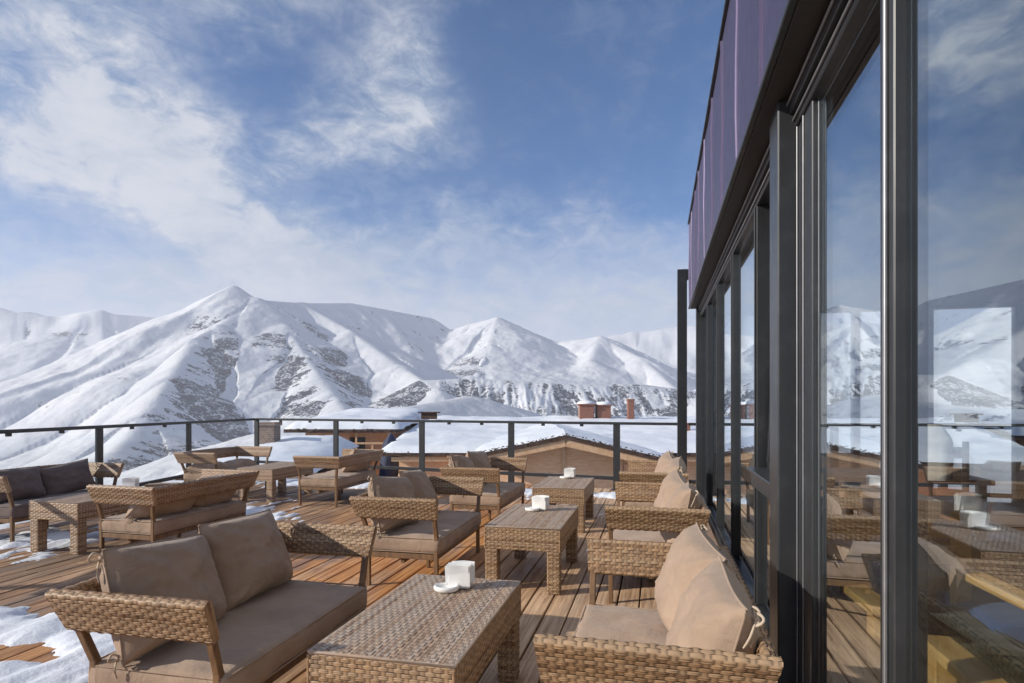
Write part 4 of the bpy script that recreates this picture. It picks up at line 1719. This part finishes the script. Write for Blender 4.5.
# compass bearing relative to the middle of the valley, and elevation, in degrees
vx = t.m('ADD', t.m('MULTIPLY', sp.outputs[0], CY), t.m('MULTIPLY', sp.outputs[1], SY))
vy = t.m('ADD', t.m('MULTIPLY', sp.outputs[0], -SY), t.m('MULTIPLY', sp.outputs[1], CY))
az = t.m('MULTIPLY', t.m('ARCTAN2', vx, vy), 57.2958)
el = t.m('MULTIPLY', t.m('ARCSINE', sp.outputs[2]), 57.2958)
warp = t.noise(d, 3.2, 5, .55)
warp2 = t.noise(t.scaled(d, (1, 1, 1.6)), 9.0, 6, .6)
azw = t.m('ADD', az, t.m('MULTIPLY', t.m('SUBTRACT', warp, .5), 16))
elw = t.m('ADD', el, t.m('MULTIPLY', t.m('SUBTRACT', warp2, .5), 10))
BL = [  # az, el, r_az, r_el, tilt deg, weight
    (-37, 19.5, 13, 4.2, -6, .95), (-27.5, 18.5, 12, 3.8, -42, .95), (-22, 14.0, 9, 3.2, -25, .7), (-36, 27.5, 8, 2.6, -12, .55),
    (-11.5, 26.0, 5.0, 4.6, 30, .85), (-8.5, 28.5, 2.6, 4.6, 20, .55), (-15, 23, 5, 2.6, 20, .5), (-19, 20.8, 3.2, 1.8, 0, .5),
    (-10, 15.5, 16, 2.6, 3, .6), (-25, 31, 10, 1.6, 8, .4), (-42, 24.5, 6, 1.6, 20, .35), (12, 15, 12, 2.4, -4, .22), (70, 30, 26, 9, 10, .6), (-90, 35, 30, 12, 0, .7), (160, 35, 50, 14, 0, .6)]
tot = None
for a, e, ra, re_, tl, w in BL:
    ct, st = math.cos(R(tl)), math.sin(R(tl))
    da, de = t.m('SUBTRACT', azw, a), t.m('SUBTRACT', elw, e)
    u = t.m('DIVIDE', t.m('ADD', t.m('MULTIPLY', da, ct), t.m('MULTIPLY', de, st)), ra)
    v = t.m('DIVIDE', t.m('ADD', t.m('MULTIPLY', da, -st), t.m('MULTIPLY', de, ct)), re_)
    g = t.m('MULTIPLY', t.m('EXPONENT', t.m('MULTIPLY', t.m('ADD', t.m('MULTIPLY', u, u), t.m('MULTIPLY', v, v)), -1.0)), w)
    tot = g if tot is None else t.m('MAXIMUM', t.m('MULTIPLY', t.m('ADD', tot, g), 1.0), g)
n1 = t.noise(t.scaled(d, (1, 1, 1.5)), 5.5, 9, .62, .5)
n2 = t.noise(t.scaled(d, (1.3, .9, 2.2)), 16, 8, .66, .8)
tex = t.m('ADD', t.m('MULTIPLY', n1, 1.0), t.m('MULTIPLY', n2, .6))
cl = t.m('MULTIPLY', tot, t.m('ADD', .25, t.m('MULTIPLY', t.ramp(tex, .5, 1.05), .95)))
cl = t.m('ADD', cl, t.m('MULTIPLY', t.ramp(tex, .75, 1.15), .10))
# cloud bank over the ridges
bank = t.m('SUBTRACT', 1.0, t.ramp(t.m('ADD', elw, t.m('MULTIPLY', t.m('SUBTRACT', n1, .5), 11.0)), 8.5, 17.5))
bank = t.m('MULTIPLY', bank, t.m('ADD', .66, t.m('MULTIPLY', n2, .45)))
cov = t.m('MINIMUM', t.m('ADD', cl, t.m('MULTIPLY', bank, t.m('SUBTRACT', 1.0, t.m('MULTIPLY', cl, .6)))), .93)
ccol = t.mixc(t.ramp(tex, .5, 1.05), (3.0, 3.8, 4.9), (5.8, 5.9, 6.3))
ccol = t.mixc(t.m('MULTIPLY', bank, .6), ccol, (4.0, 4.45, 5.2))
zenith_fill = t.ramp(el, 42, 66)  # unseen brighter cloud overhead, added as fill light
cov = t.m('MAXIMUM', cov, t.m('MULTIPLY', zenith_fill, t.m('ADD', .35, t.m('MULTIPLY', n1, .7))), clamp=True)
ccol = t.mixc(zenith_fill, ccol, (6.0, 6.1, 6.8))
mixed = t.mixc(cov, skyc, ccol)
bg = t.n('ShaderNodeBackground')
bg.inputs['Strength'].default_value = .10
t.l(mixed, bg.inputs['Color'])
t.l(bg.outputs[0], wo.inputs['Surface'])

sl = bpy.data.lights.new('sun', 'SUN')
sl.energy = 5.0
sl.angle = R(.6)
sl.color = (1, .925, .81)
so = bpy.data.objects.new('sun', sl)
COL.objects.link(so)
so.rotation_euler = (-sdir).to_track_quat('-Z', 'Y').to_euler()

cam = bpy.data.cameras.new('camera')
cam.sensor_width = 36
cam.lens = 600 / 1024 * 36
cam.shift_y = 63.5 / 1024
cam.clip_start = .05
cam.clip_end = 60000
co_ = bpy.data.objects.new('camera', cam)
COL.objects.link(co_)
co_.location = (0, 0, EYE)
co_.rotation_euler = (R(90), 0, YAW)
scene.camera = co_

scene.view_settings.view_transform = 'Standard'
scene.view_settings.look = 'None'
scene.view_settings.exposure = 0.27
scene.view_settings.gamma = 1
scene.cycles.use_denoising = True
scene.cycles.max_bounces = 8
scene.cycles.transparent_max_bounces = 16
scene.cycles.volume_bounces = 1
scene.cycles.sample_clamp_indirect = 6
